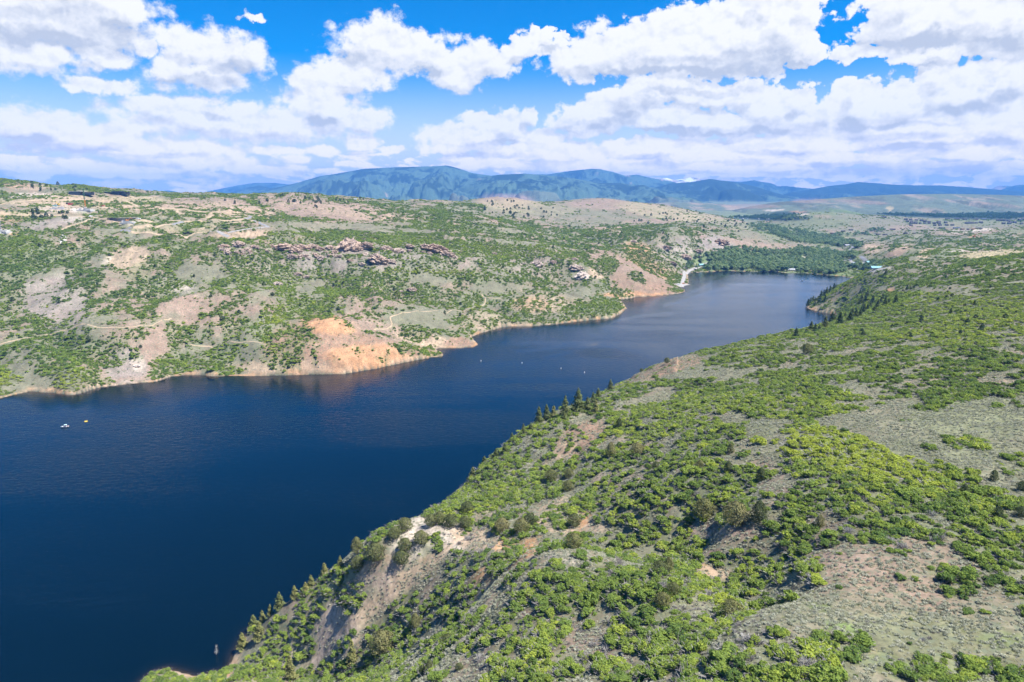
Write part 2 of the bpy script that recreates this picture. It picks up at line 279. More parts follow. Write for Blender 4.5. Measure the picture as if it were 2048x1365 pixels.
# head of the lake and valley
col((1530,520,180,22,0,'grove',.9),(1600,470,120,16,10,'grove',.6),(1700,530,60,14,0,'grass',.7),(1690,548,40,6,0,'grass',.9),(1620,545,60,3,0,'grass',.8),(1450,541,60,3,0,'grass',.8),(1750,540,46,6,0,'pale',.7),(1465,517,0,0,0,'tan',0),
    (1610,517,10,4,0,'pale',.7),(1800,478,70,6,0,'grass',.6),(1700,470,60,5,0,'grass',.5),(1850,510,170,14,0,'greengray',.7),(1800,500,36,10,-35,'tan',.9),(1750,492,26,14,-40,'tan',.9),(1850,508,24,10,-40,'tan',1),(1790,508,30,7,-20,'dome',.5),(1930,503,36,5,-5,'pale',.8),
    (1985,508,80,8,-4,'straw',1),(1990,497,70,5,-6,'pink',.8),(1850,518,120,3,0,'sage',.9),(1850,480,150,12,0,'sage',.8),(2010,470,60,10,-8,'greengray',.7),(2030,470,20,4,0,'pink',.8),(1940,462,50,4,-4,'pale',.9),(1950,474,16,4,0,'orange',.5),(1780,455,40,6,0,'pink',.7),
    (1640,440,80,20,0,'greengray',.9),(1680,432,50,8,0,'sage',.7),(1650,428,30,6,0,'grass',.5),(1690,424,40,3,8,'grass',.9),(1645,433,20,4,0,'pink',.6),(1760,445,70,14,0,'sage',.8),(1820,455,40,6,0,'pink',.5),
    (1930,445,120,8,0,'grass',.45),(1560,436,0,0,0,'tan',0),(1510,432,60,3,0,'grass',.7),(1560,437,60,6,0,'forest_and_shadow',.95),(1580,427,40,4,0,'forest_and_shadow',.8),(1500,437,40,2.5,0,'forest_and_shadow',.6),(1550,421,26,2,0,'pale',.9),(1600,424,20,2,0,'orange',.5),(1600,429,20,2,0,'pale',.9),  # dark strips: tree belts with their cloud shadow painted into the ground colour
    (1900,434,150,4,2,'forest_and_shadow',.9),(2020,431,120,4,0,'forest_and_shadow',.95),(1780,417,8,4,0,'straw',.9),(1779,422,3,4,0,'straw',.8),(1620,402,40,5,0,'pink',.5),(1720,404,60,4,4,'pink',.5),(1500,413,60,5,0,'pink',.5),(2000,410,50,3,6,'pink',.5))  # the two long dark belts also hold painted cloud shadow
# this side of the lake
col((1900,860,300,90,0,'sage',.7),(1950,830,150,50,0,'greengray',.55),(1880,905,160,30,0,'grass',.22),(1600,775,260,14,0,'sage',.8),(1450,748,110,14,-4,'sage',.9),(1560,830,120,16,6,'sage',.8),(1500,860,60,20,0,'greengray',.6),
    (1540,960,50,30,60,'pink',.7),(1450,1080,110,40,8,'pink',.9),(1500,1095,80,20,5,'greengray',.35),(1390,1135,50,14,15,'orange',.7),(1440,1150,60,14,10,'tan',.8),(1640,1080,60,40,20,'pink',.5),
    (1750,1170,180,60,20,'pink',.7),(1850,1100,160,40,10,'pink',.5),(1780,1240,160,50,15,'sage',.6),(1900,1300,220,70,10,'greengray',.6),(1690,1258,46,16,18,'grass',.9),(1640,1215,30,10,10,'grass',.6),(1790,1335,90,24,15,'grass',.5),(2000,1280,50,20,0,'grass',.5),(1700,1290,60,8,15,'straw',.6),
    (880,1068,95,34,12,'pale',.9),(960,1080,60,24,10,'tan',.9),(830,1090,60,34,-30,'pale',.7),(760,1150,50,40,-35,'tan',.7),(700,1225,150,44,-42,'talus',.95),(610,1300,60,44,-50,'talus',.95),(800,1170,150,18,-38,'tan',.85),(740,1250,120,14,-40,'straw',.4),(680,1300,60,14,-40,'talus',.8),
    (1030,1115,66,18,-40,'orange',.9),(970,1165,40,30,-50,'orange',.75),(1010,1090,30,12,-20,'orange',.7),(980,1200,30,40,-60,'tan',.8),(1060,1140,40,30,-40,'tan',.5),(1130,1115,60,12,10,'pale',.5),
    (1140,1050,80,18,5,'tan',.95),(1170,1020,14,34,10,'orange',.9),(1200,1000,60,14,0,'dome',.6),(1100,1020,50,20,-30,'tan',.8),(1000,985,14,14,0,'dome',.8),(1160,880,60,34,-30,'dome',.85),(1120,905,50,16,-30,'tan',.5),(1240,960,60,20,0,'pink',.7),(1340,930,60,14,0,'pink',.8),(1280,1010,60,30,0,'dome',.5),
    (1310,800,80,12,-20,'sage',.8),(1330,740,90,8,-14,'dome',.9),(1375,717,30,6,-4,'dome',1),(1290,745,40,6,-25,'brown',.7),(1000,800,0,0,0,'tan',0),
    (1100,1240,70,20,10,'pink',.8),(1190,1300,90,16,10,'pink',.7),(1000,1290,50,30,-60,'pink',.7),(910,1300,50,20,-40,'greengray',.6),(980,1240,60,16,-30,'greengray',.6),(1280,1180,80,14,25,'sage',.8),(1400,1230,80,14,25,'sage',.7),(1250,1250,40,10,30,'pink',.5),(1330,1340,80,14,0,'pink',.5),
    (420,1350,60,8,0,'orange',.7),(340,1345,40,10,0,'tan',.8),(1740,600,60,10,-20,'pink',.5),(1690,575,16,6,-20,'dome',.9),(1780,581,10,6,-40,'orange',.8),(1630,618,30,5,15,'tan',.9),(1850,640,120,10,0,'sage',.5),(1960,640,0,0,0,'sage',0),(1950,590,120,10,0,'sage',.5),(1860,570,120,12,0,'sage',.6))
col((300,420,240,16,0,'tan',.45),(480,432,90,18,0,'tan',.45),(120,405,120,12,0,'tan',.5),(1320,737,95,18,-18,'dome',.9),(1280,752,50,12,-25,'brown',.6))
L = [t for t in L if t[2] > 0]
# beyond 4.3 km: range colours
mcol = np.array([.07, .115, .075]) * (1 - TAN[..., None]) + np.array([.32, .24, .18]) * TAN[..., None]
mcol = mcol * (1 - FOREST_AND_SHADOW[..., None]) + np.array(PAL['forest_and_shadow']) * FOREST_AND_SHADOW[..., None]
mcol = mcol * (1 - SNOW[..., None]) + .75 * SNOW[..., None]
nearhill = (YY < 9500)[..., None] * .5
mcol = mcol * (1 - nearhill) + np.array([.145, .15, .105]) * nearhill
flatc = np.array([.14, .165, .10])
mcol = mcol * MTN[..., None] + flatc * (1 - MTN[..., None])
fw = sstep(4100, 4700, YY)[..., None]
TINT = TINT * (1 - fw) + mcol * fw
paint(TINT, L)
# shoreline: bare drawdown rim, wet at the water
rim = sstep(7, 1.5, SD - 2.5 * nB) * (SD > 0) * (YY < 2000)
rimc = mixc('tan', 'orange', sstep(-.2, .3, nB + .3 * nA))
TINT = TINT * (1 - .75 * rim[..., None]) + rimc * .75 * rim[..., None]
wet = sstep(1.2, .2, SD)
TINT *= (1 - .45 * wet * (YY < 2000))[..., None]
TINT = np.where((SD < 0)[..., None], np.array([.05, .06, .05]), TINT)
rill = fbm(XX / 5.5 + .8 * nB, (YY + Z * 2.2) / 26, 4)
TINT *= (1 + .16 * nC + .12 * nB + .34 * rill * sstep(.06, .16, TINT[..., 0] - TINT[..., 2]) * (YY < 2600))[..., None]
TINT = np.clip(TINT, .004, .8)
# density of oak scrub
G = np.where(near > .5, 0.54, .45) + .0 * nA
G = np.where(YY > 2300, .16, G)
D = []
def den(*s): D.extend(s)
den((110,580,70,70,0,.08),(20,640,40,30,0,.3),(40,505,90,45,0,.78),(170,560,45,34,20,.62),(260,520,44,28,0,.06),(215,540,16,50,-50,.15),(400,548,56,22,0,.05),(520,520,90,46,10,.8),(560,545,60,30,0,.7),(540,640,32,12,0,.95),(420,640,120,50,0,.5),(330,650,60,50,0,.5),
    (310,700,24,62,18,.06),(250,740,55,26,0,.05),(80,770,90,14,-8,.02),(15,757,34,12,0,1),(138,766,28,18,0,1),(180,765,14,10,0,.6),(140,700,120,40,0,.48),(350,730,50,22,0,.85),(300,600,30,30,0,.45),(430,735,60,16,0,.7),(480,700,50,20,0,.5),
    (700,700,150,52,20,.05),(590,695,56,52,0,.5),(560,735,90,14,0,.2),(690,735,110,16,-8,.02),(560,725,40,10,0,.6),(790,640,140,8,10,.2),(850,640,95,26,0,.015),(740,652,70,20,18,.12),(700,626,60,8,0,.3),(870,684,80,12,6,.2),(925,688,30,12,5,.01),(860,660,70,4,6,.8),(860,715,30,7,-10,.7),(793,680,20,8,0,.1),
    (660,560,110,18,0,.85),(620,600,60,40,0,.68),(625,570,36,10,-14,.03),(760,590,120,34,0,.6),(760,615,60,20,0,.25),(860,557,76,8,4,.01),(850,543,80,6,0,.97),(640,475,240,10,0,.88),(520,490,80,14,0,.6),(700,455,180,7,3,.06),(640,422,170,22,5,.06),(560,440,120,7,0,.6),(700,410,60,6,25,.4),(770,430,70,6,25,.35),(440,405,120,12,0,.15),
    (700,520,160,26,0,.26),(850,520,80,14,0,.4),(800,545,60,10,0,.7),(930,520,60,24,0,.45),(960,500,230,14,4,.85),(1040,540,90,26,0,.6),(960,555,100,12,5,.75),(1150,540,30,30,0,.35),(1110,575,100,12,10,.65),(985,577,50,10,0,.02),(1160,587,40,12,0,.05),
    (950,640,56,20,0,.5),(1050,640,60,16,0,.75),(1190,622,70,20,0,.92),(1100,605,50,16,0,.45),(880,440,14,36,0,.85),(930,455,80,10,0,.55),(1000,425,80,8,6,.12),(950,412,50,4,4,.85),(1030,420,60,3,10,.7),(1080,430,110,10,6,.08),(1100,470,160,14,5,.5),(1150,490,70,12,0,.5),
    (1266,556,94,31,28,.02),(1195,545,20,14,0,.1),(1215,530,22,24,0,.75),(1232,577,36,12,25,.75),(1272,555,20,9,10,.85),(1290,520,50,20,30,.6),(1345,550,22,7,10,.9),(1400,500,80,22,10,.3),(1350,500,30,20,0,.5),(1260,470,120,8,0,.6),(1450,495,50,20,20,.08),(1500,482,60,6,0,.2),
    (1010,402,60,12,0,.02),(1060,418,100,10,5,.04),(1200,408,70,12,0,.02),(1200,436,160,10,6,.07),(1330,425,100,12,10,.06),(1430,440,80,10,12,.08),(1330,452,130,5,0,.5),(1430,462,60,4,0,.35),
    (60,380,70,12,0,.12),(30,365,60,4,0,.5),(170,375,70,5,8,.8),(260,400,90,8,0,.03),(60,408,90,6,0,.03),(80,413,26,6,0,.85),(120,417,50,6,0,.1),(235,407,16,7,0,.9),(280,406,30,6,0,.85),(160,428,80,7,0,.7),(280,432,80,6,0,.7),(100,430,70,5,0,.03),(90,450,70,10,-8,.06),(45,440,12,6,0,.8),(30,455,40,8,15,.5),(310,452,60,6,0,.55),(390,424,50,6,0,.65),(500,428,50,7,0,.2),(430,452,70,6,0,.75),(380,462,70,7,0,.8),(480,470,60,8,0,.0),(340,412,40,5,0,.3),(480,400,60,4,15,.7),(520,412,60,5,20,.7),(160,470,110,10,0,.5),
    (1850,500,180,12,0,.2),(1800,478,110,8,0,.25),(1980,490,80,6,0,.5),(1985,508,70,7,-4,0),(1850,515,120,4,0,.05),(1650,436,80,16,0,.1),(1760,450,60,12,0,.08),(1930,450,110,8,0,.04),(2000,470,60,10,0,.2),(1530,520,170,20,0,.0),(1700,540,60,16,0,.03),(1750,495,24,12,-40,.25),(1790,495,16,8,-40,.6))
den((1800,610,320,70,0,.74),(1900,540,200,24,0,.42),(1760,545,70,26,-14,.72),(1650,600,50,24,-20,.62),(1700,640,90,30,-10,.85),(1950,600,150,16,0,.5),(1860,578,130,8,0,.16),(1800,650,120,8,0,.5),(1560,690,140,10,-4,.4),(1700,705,160,8,0,.35),(1900,715,180,18,0,.6),
    (1330,745,90,10,-14,.12),(1375,716,30,6,0,.02),(1450,748,110,12,-4,.05),(1440,772,100,10,-3,.55),(1610,765,180,8,0,.55),(1730,775,120,10,5,.2),(1640,790,150,12,8,.85),(1580,820,180,26,4,.88),(1740,820,60,14,0,.75),(1400,800,90,40,0,.85),(1300,800,60,14,-20,.15),(1300,845,110,34,-10,.85),(1500,838,50,8,0,.4),(1540,855,90,16,6,.05),
    (1900,860,260,70,0,.0),(1900,790,66,22,0,.95),(1860,815,30,9,0,.9),(1800,775,60,12,0,.55),(2000,770,60,14,10,.6),(1930,886,46,12,0,.9),(1860,898,14,8,0,.9),(1995,815,12,5,0,1),
    (1470,868,24,14,0,.9),(1425,880,26,12,0,.8),(1512,885,14,8,0,.9),(1610,868,40,24,0,1),(1680,895,120,30,16,.97),(1600,925,60,30,30,1),(1720,950,130,30,10,.97),(1640,985,50,16,0,.9),(1830,960,60,26,20,.85),(1750,1000,160,26,10,.85),(1930,970,30,40,-40,.9),(1980,1010,40,30,30,.85),(1880,1030,60,16,10,.35),(1760,1040,110,26,10,.8),
    (1550,930,26,20,0,.1),(1560,990,30,40,60,.1),(1460,1070,100,30,8,.02),(1400,1000,120,44,20,.78),(1580,1020,24,40,30,.75),(1590,1050,30,16,0,.7),(1850,1060,40,16,15,.8),(1960,1080,60,30,20,.8),(1580,1078,60,16,0,.75),(1500,1078,14,8,0,.9),(1640,1090,50,26,10,.8),(1700,1075,50,16,15,.75),(1800,1090,40,22,25,.9),(1870,1078,30,12,10,.9),(1940,1110,36,20,25,.95),(2000,1100,50,40,30,.75),
    (1800,1200,260,110,12,.03),(1690,1130,70,26,20,.06),(1610,1140,46,30,10,1),(1500,1125,54,24,10,1),(1440,1120,20,16,0,.9),(1380,1112,24,14,0,.95),(1550,1160,22,12,0,.95),(1815,1155,22,14,0,1),(1870,1140,20,10,0,1),(1930,1160,50,20,10,.95),(1910,1185,30,14,0,1),(1990,1160,40,10,10,.95),(1440,1148,60,12,10,.08),(1470,1165,50,8,5,.3),
    (1350,1180,170,26,30,.74),(1500,1260,160,40,30,.82),(1640,1330,110,34,28,.85),(1690,1310,40,26,20,.9),(1300,1290,200,60,20,.75),(1150,1180,90,40,20,.75),(1060,1200,60,34,-30,.7),(1100,1240,70,14,10,.1),(1200,1305,90,14,10,.12),(1280,1185,80,10,25,.15),(1050,1320,140,40,0,.74),
    (1000,960,110,50,-30,.85),(900,1010,50,26,-30,.95),(1160,880,60,32,-30,.08),(1240,900,50,30,0,.5),(1200,960,110,40,-10,.6),(1280,1000,70,36,20,.72),(1140,1050,80,16,5,.1),(1120,1046,22,14,0,1),(1180,1030,30,18,0,.85),(1240,1040,40,20,0,.8),(1330,1080,60,30,20,.85),(1310,1040,50,20,20,.8),
    (880,1065,90,22,12,.08),(960,1080,60,22,10,.12),(800,1120,60,50,-35,.1),(700,1215,160,44,-42,.06),(640,1280,70,40,-45,.04),(800,1180,160,18,-38,.05),(720,1195,56,28,0,.85),(870,1080,16,10,0,.6),(925,1105,24,10,0,.9),(1010,1115,44,18,-40,.95),(1040,1125,60,10,-40,.02),(965,1170,30,40,-55,.05),(980,1200,30,40,-60,.1),
    (890,1180,100,30,-35,.5),(910,1210,40,40,-40,.9),(820,1240,60,50,-40,.75),(760,1330,100,26,-30,.7),(560,1320,100,34,-30,1),(500,1345,40,24,0,1),(600,1240,60,24,-35,.9),(560,1250,40,20,-35,.7),(660,1180,40,20,-35,.6),(340,1345,24,8,0,.7),(400,1362,30,8,0,.7),(1100,1340,60,10,0,.8))
den((1320,738,85,16,-18,.04))
paint(G, D)
G = np.where((UU < 570) & (VV > 392) & (VV < 472) & (near < .5), G * .68, G)
G = np.clip(G * np.where(near > .5, 1.0, 1.12) + np.where((near < .5) & (G > .12) & (YY < 2300), .14, np.where((near > .5) & (G > .4), .07, 0)), 0, 1)
# clump pattern: scrub grows in thickets, so density is turned into patches with edges
def uniformed(n):
    """noise -> evenly spread 0..1, so that a density d covers the share d of the ground"""
    x = n / n[YY < 2500].std() * 1.702
    return 1 / (1 + np.exp(-x))
patch = uniformed(.58 * fbm(XX / 44, YY / 44, 3) + .46 * fbm(XX / 12, YY / 12, 3) - .5 * (gul - .72) * (1 - near))
patch_near = uniformed(.65 * fbm(XX / 21 + 3, YY / 21, 3) + .36 * fbm(XX / 6, YY / 6, 2))
patch = np.where(near > .5, patch_near, patch)
SCRUB = sstep(-.08, .08, G - patch)
SCRUB *= (SD > 2.5)
# soil under thickets is leaf litter and grass
litter = np.array([.13, .155, .07])
TINT = TINT * (1 - .45 * SCRUB[..., None] * (1 - fw)) + litter * .45 * SCRUB[..., None] * (1 - fw)
SAGE = np.clip(1.15 - 3.2 * np.abs(TINT[..., 0] - TINT[..., 1] - .0), 0, 1) * sstep(.42, .28, TINT[..., 0]) * (1 - fw[..., 0])
# ----------------------------------------------------------------- node helpers
def new_mat(name):
    m = bpy.data.materials.new(name); m.use_nodes = True
    nt = m.node_tree; nt.nodes.clear()
    return m, nt
def N(nt, typ, **kw):
    n = nt.nodes.new(typ)
    for k, v in kw.items():
        if k.startswith('i_'):
            key = k[2:]
            n.inputs[int(key) if key.isdigit() else key.replace('_', ' ')].default_value = v
        else: setattr(n, k, v)
    return n
def setin(n, key, v): n.inputs[key].default_value = v
def tag(o, label=None, cat=None, group=None, kind=None):
    if label: o['label'] = label
    if cat: o['category'] = cat
    if group: o['group'] = group
    if kind: o['kind'] = kind
    return o
def grid_mesh(name, X, Y, Zv):
    n, m = X.shape
    me = bpy.data.meshes.new(name)
    co = np.stack([X, Y, Zv], -1).reshape(-1, 3).astype(np.float32)
    idx = np.arange(n * m, dtype=np.int32).reshape(n, m)
    q = np.stack([idx[:-1, :-1], idx[:-1, 1:], idx[1:, 1:], idx[1:, :-1]], -1).reshape(-1, 4)
    return me, co, q
def fill_mesh(me, co, q, smooth=True):
    k = q.shape[1]
    me.vertices.add(len(co)); me.vertices.foreach_set('co', np.ascontiguousarray(co, np.float32).ravel())
    me.loops.add(q.size); me.loops.foreach_set('vertex_index', np.ascontiguousarray(q, np.int32).ravel())
    me.polygons.add(len(q))
    me.polygons.foreach_set('loop_start', np.arange(0, q.size, k, dtype=np.int32))
    me.polygons.foreach_set('loop_total', np.full(len(q), k, np.int32))
    if smooth: me.polygons.foreach_set('use_smooth', np.ones(len(q), bool))
    me.update(calc_edges=True)
def add_float(me, name, arr):
    at = me.attributes.new(name, 'FLOAT', 'POINT'); at.data.foreach_set('value', np.ascontiguousarray(arr, np.float32).ravel())
def add_color(me, name, arr):
    at = me.attributes.new(name, 'FLOAT_COLOR', 'POINT')
    c = np.ones((arr.shape[0], 4), np.float32); c[:, :3] = arr
    at.data.foreach_set('color', c.ravel())
def link(name, me, mat, parent=None):
    o = bpy.data.objects.new(name, me); COL.objects.link(o)
    if mat is not None: me.materials.append(mat)
    if parent: o.parent = parent
    return o
# ----------------------------------------------------------------- land
def terrain_material():
    m, nt = new_mat('hillside_ground'); L_ = nt.links
    out = N(nt, 'ShaderNodeOutputMaterial'); bs = N(nt, 'ShaderNodeBsdfPrincipled', i_Roughness=.95)
    setin(bs, 'Specular IOR Level', .1)
    at = N(nt, 'ShaderNodeAttribute', attribute_name='tint'); sg = N(nt, 'ShaderNodeAttribute', attribute_name='sage')
    tc = N(nt, 'ShaderNodeTexCoord')
    n1 = N(nt, 'ShaderNodeTexNoise', i_Scale=.55, i_Detail=5.0, i_Roughness=.65); L_.new(tc.outputs['Object'], n1.inputs['Vector'])
    n2 = N(nt, 'ShaderNodeTexNoise', i_Scale=.09, i_Detail=6.0, i_Roughness=.6); L_.new(tc.outputs['Object'], n2.inputs['Vector'])
    n3 = N(nt, 'ShaderNodeTexNoise', i_Scale=.022, i_Detail=7.0, i_Roughness=.72); L_.new(tc.outputs['Object'], n3.inputs['Vector'])
    r1 = N(nt, 'ShaderNodeMapRange', i_1=.3, i_2=.7, i_3=.66, i_4=1.3); L_.new(n1.outputs[0], r1.inputs[0])
    r2 = N(nt, 'ShaderNodeMapRange', i_1=.3, i_2=.7, i_3=.78, i_4=1.2); L_.new(n2.outputs[0], r2.inputs[0])
    r3 = N(nt, 'ShaderNodeMapRange', i_1=.3, i_2=.7, i_3=.84, i_4=1.14); L_.new(n3.outputs[0], r3.inputs[0])
    mu = N(nt, 'ShaderNodeMath', operation='MULTIPLY'); L_.new(r1.outputs[0], mu.inputs[0]); L_.new(r2.outputs[0], mu.inputs[1])
    mu2 = N(nt, 'ShaderNodeMath', operation='MULTIPLY'); L_.new(mu.outputs[0], mu2.inputs[0]); L_.new(r3.outputs[0], mu2.inputs[1])
    mv = N(nt, 'ShaderNodeVectorMath', operation='SCALE'); L_.new(at.outputs['Color'], mv.inputs[0]); L_.new(mu2.outputs[0], mv.inputs['Scale'])
    # low sagebrush and grass tufts as dark grey-green specks
    n4 = N(nt, 'ShaderNodeTexNoise', i_Scale=.42, i_Detail=3.0, i_Roughness=.7); L_.new(tc.outputs['Object'], n4.inputs['Vector'])
    r4 = N(nt, 'ShaderNodeMapRange', i_1=.52, i_2=.62, i_3=0.0, i_4=.75); L_.new(n4.outputs[0], r4.inputs[0])
    ms = N(nt, 'ShaderNodeMath', operation='MULTIPLY'); L_.new(r4.outputs[0], ms.inputs[0]); L_.new(sg.outputs['Fac'], ms.inputs[1])
    mx = N(nt, 'ShaderNodeMix', data_type='RGBA'); L_.new(ms.outputs[0], mx.inputs['Factor']); L_.new(mv.outputs[0], mx.inputs[6]); mx.inputs[7].default_value = (.135, .155, .105, 1)
    L_.new(mx.outputs[2], bs.inputs['Base Color'])
    bp = N(nt, 'ShaderNodeBump', i_Strength=.4, i_Distance=.5); L_.new(n1.outputs[0], bp.inputs['Height']); L_.new(bp.outputs[0], bs.inputs['Normal'])
    L_.new(bs.outputs[0], out.inputs[0])
    return m
me, co, q = grid_mesh('hills', XX, YY, Z)
# coarse ground continuing out to the sides and back under the viewpoint
cols = [co]; quads_ = [q]; tint_ = [TINT.reshape(-1, 3)]; sage_ = [SAGE.ravel()]
def more_ground(X, Y, Zm, tint, sage):
    n, m = X.shape; b = sum(len(c) for c in cols); idx = b + np.arange(n * m).reshape(n, m)
    cols.append(np.stack([X, Y, Zm], -1).reshape(-1, 3)); quads_.append(np.stack([idx[:-1, :-1], idx[:-1, 1:], idx[1:, 1:], idx[1:, :-1]], -1).reshape(-1, 4)); tint_.append(tint.reshape(-1, 3)); sage_.append(sage.ravel())
rows = np.arange(0, NS, 3)
for sgn, ec in ((-1, 0), (1, NA - 1)):
    ka = np.linspace(1.3, 4.0, 60) if sgn > 0 else np.linspace(-4.0, -1.3, 60)
    A2, S2 = np.meshgrid(ka, gs[rows]); Y2 = np.exp(S2); zz = np.repeat(Z[rows, ec][:, None], 60, 1)
    fade = np.clip((np.abs(A2) - 1.3) * 3, 0, 1)
    more_ground(A2 * Y2, Y2, zz + fade * 2.5 * fbm(A2 * Y2 / 60, Y2 / 60, 3), np.repeat(TINT[rows, ec][:, None], 60, 1), np.repeat(SAGE[rows, ec][:, None], 60, 1))
ax_, ay_ = np.meshgrid(np.linspace(-260, 260, 90), np.linspace(-280, 42.3, 60))
az_ = bilin(Z, np.clip(ax_ / 42.0, -1.29, 1.29), np.full_like(ax_, S0)) - .35
more_ground(ax_, ay_, az_ + 1.2 * fbm(ax_ / 30, ay_ / 30, 3) * np.clip((42 - ay_) / 60, 0, 1), np.broadcast_to(np.array(PAL['sage']), ax_.shape + (3,)).copy(), np.ones_like(ax_))
fill_mesh(me, np.concatenate(cols), np.concatenate(quads_))
add_color(me, 'tint', np.concatenate(tint_)); add_float(me, 'sage', np.concatenate(sage_))
hills = tag(link('hills', me, terrain_material()), kind='structure')
# ----------------------------------------------------------------- water
def water_material():
    m, nt = new_mat('lake_water'); L_ = nt.links
    out = N(nt, 'ShaderNodeOutputMaterial'); bs = N(nt, 'ShaderNodeBsdfPrincipled', i_IOR=1.333)
    tc = N(nt, 'ShaderNodeTexCoord')
    wind = N(nt, 'ShaderNodeMapping'); wind.inputs['Rotation'].default_value = (0, 0, .5); wind.inputs['Scale'].default_value = (.55, 1.0, 1); L_.new(tc.outputs['Object'], wind.inputs[0])
    w1 = N(nt, 'ShaderNodeTexNoise', i_Scale=.9, i_Detail=3.0, i_Roughness=.6); L_.new(wind.outputs[0], w1.inputs['Vector'])
    w2 = N(nt, 'ShaderNodeTexNoise', i_Scale=.25, i_Detail=3.0, i_Roughness=.55); L_.new(wind.outputs[0], w2.inputs['Vector'])
    # wind lanes and slicks
    lane = N(nt, 'ShaderNodeMapping'); lane.inputs['Rotation'].default_value = (0, 0, .9); lane.inputs['Scale'].default_value = (.0022, .009, 1); L_.new(tc.outputs['Object'], lane.inputs[0])
    w3 = N(nt, 'ShaderNodeTexNoise', i_Scale=1.0, i_Detail=6.0, i_Roughness=.6, i_Distortion=.6); L_.new(lane.outputs[0], w3.inputs['Vector'])
    r3 = N(nt, 'ShaderNodeMapRange', i_1=.36, i_2=.6, i_3=.35, i_4=1.0); L_.new(w3.outputs[0], r3.inputs[0])
    ad = N(nt, 'ShaderNodeMath', operation='MULTIPLY_ADD', i_1=3.0); L_.new(w2.outputs[0], ad.inputs[0]); L_.new(w1.outputs[0], ad.inputs[2])
    bp = N(nt, 'ShaderNodeBump', i_Distance=.115); L_.new(ad.outputs[0], bp.inputs['Height'])
    sm = N(nt, 'ShaderNodeMath', operation='MULTIPLY', i_1=1.0); L_.new(r3.outputs[0], sm.inputs[0]); ca = N(nt, 'ShaderNodeAttribute', attribute_name='calm'); cm = N(nt, 'ShaderNodeMath', operation='SUBTRACT', i_0=1.0); L_.new(ca.outputs['Fac'], cm.inputs[1])
    sm2 = N(nt, 'ShaderNodeMath', operation='MULTIPLY'); L_.new(sm.outputs[0], sm2.inputs[0]); L_.new(cm.outputs[0], sm2.inputs[1]); L_.new(sm2.outputs[0], bp.inputs['Strength'])
    L_.new(bp.outputs[0], bs.inputs['Normal'])
    rr = N(nt, 'ShaderNodeMapRange', i_1=.35, i_2=1.0, i_3=.05, i_4=.15); L_.new(r3.outputs[0], rr.inputs[0]); L_.new(rr.outputs[0], bs.inputs['Roughness'])
    # the water's own colour: deep blue, paler and browner over the shallows
    sh = N(nt, 'ShaderNodeAttribute', attribute_name='shallow')
    mx = N(nt, 'ShaderNodeMix', data_type='RGBA'); L_.new(sh.outputs['Fac'], mx.inputs['Factor'])
    mx.inputs[6].default_value = (.0006, .0054, .0102, 1); mx.inputs[7].default_value = (.06, .042, .022, 1)
    L_.new(mx.outputs[2], bs.inputs['Base Color']); L_.new(bs.outputs[0], out.inputs[0])
    return m
_na, _ns = 700, 420
wa, ws = np.meshgrid(np.linspace(A0 - .02, .62, _na), np.linspace(math.log(90.0), math.log(2060.0), _ns))
WY = np.exp(ws); WX = wa * WY
wsd = lake_sdf(WX, WY)
me, co, q = grid_mesh('lake', WX, WY, np.zeros_like(WX))
keep = (wsd.ravel()[q] < 60).any(1)
used = np.unique(q[keep]); remap = np.full(len(co), -1); remap[used] = np.arange(len(used))
fill_mesh(me, co[used], remap[q[keep]])
wid = np.clip(WY / 900, .5, 1.3)
add_float(me, 'shallow', (np.exp(np.minimum(wsd, 0) / (3.0 * wid)) * (.55 + .5 * fbm(WX / 25, WY / 25, 3))).ravel()[used])
wu, wv = project(WX, WY, np.zeros_like(WX))
wu = wu + 9 * fbm(wa * 40, ws * 60, 4); wv = wv + 2.5 * fbm(wa * 40 + 9, ws * 60, 4)
calm = np.zeros_like(WX)
for line, wd in (([(1040,704),(1090,698),(1130,692),(1165,696)], 2.0), ([(1095,716),(1140,705),(1180,692),(1215,684)], 2.2), ([(1366,592),(1400,577),(1435,558),(1452,548)], 1.6), ([(1330,612),(1380,598),(1430,583),(1480,570)], 1.6), ([(1240,640),(1290,632),(1340,628)], 1.5)):
    for (x0, y0), (x1, y1) in zip(line, line[1:]):
        L2 = (x1 - x0) ** 2 + (y1 - y0) ** 2; t = np.clip(((wu - x0) * (x1 - x0) + (wv - y0) * (y1 - y0)) / L2, 0, 1)
        calm = np.maximum(calm, .95 * np.exp(-((wu - x0 - t * (x1 - x0)) ** 2 * .3 + (wv - y0 - t * (y1 - y0)) ** 2) / (1.7 * wd) ** 2))
calm -= .9 * sstep(1.2, .6, blob(wu, wv, 1215, 708, 95, 13, 8)) + .6 * sstep(1.2, .6, blob(wu, wv, 1330, 666, 60, 5, 0)) + .5 * sstep(1.2, .6, blob(wu, wv, 1080, 775, 90, 9, 0))
calm += .55 * sstep(1.3, .4, blob(wu, wv, 1480, 600, 170, 50, -10))
add_float(me, 'calm', calm.ravel()[used])
lake = tag(link('lake', me, water_material()), kind='structure')
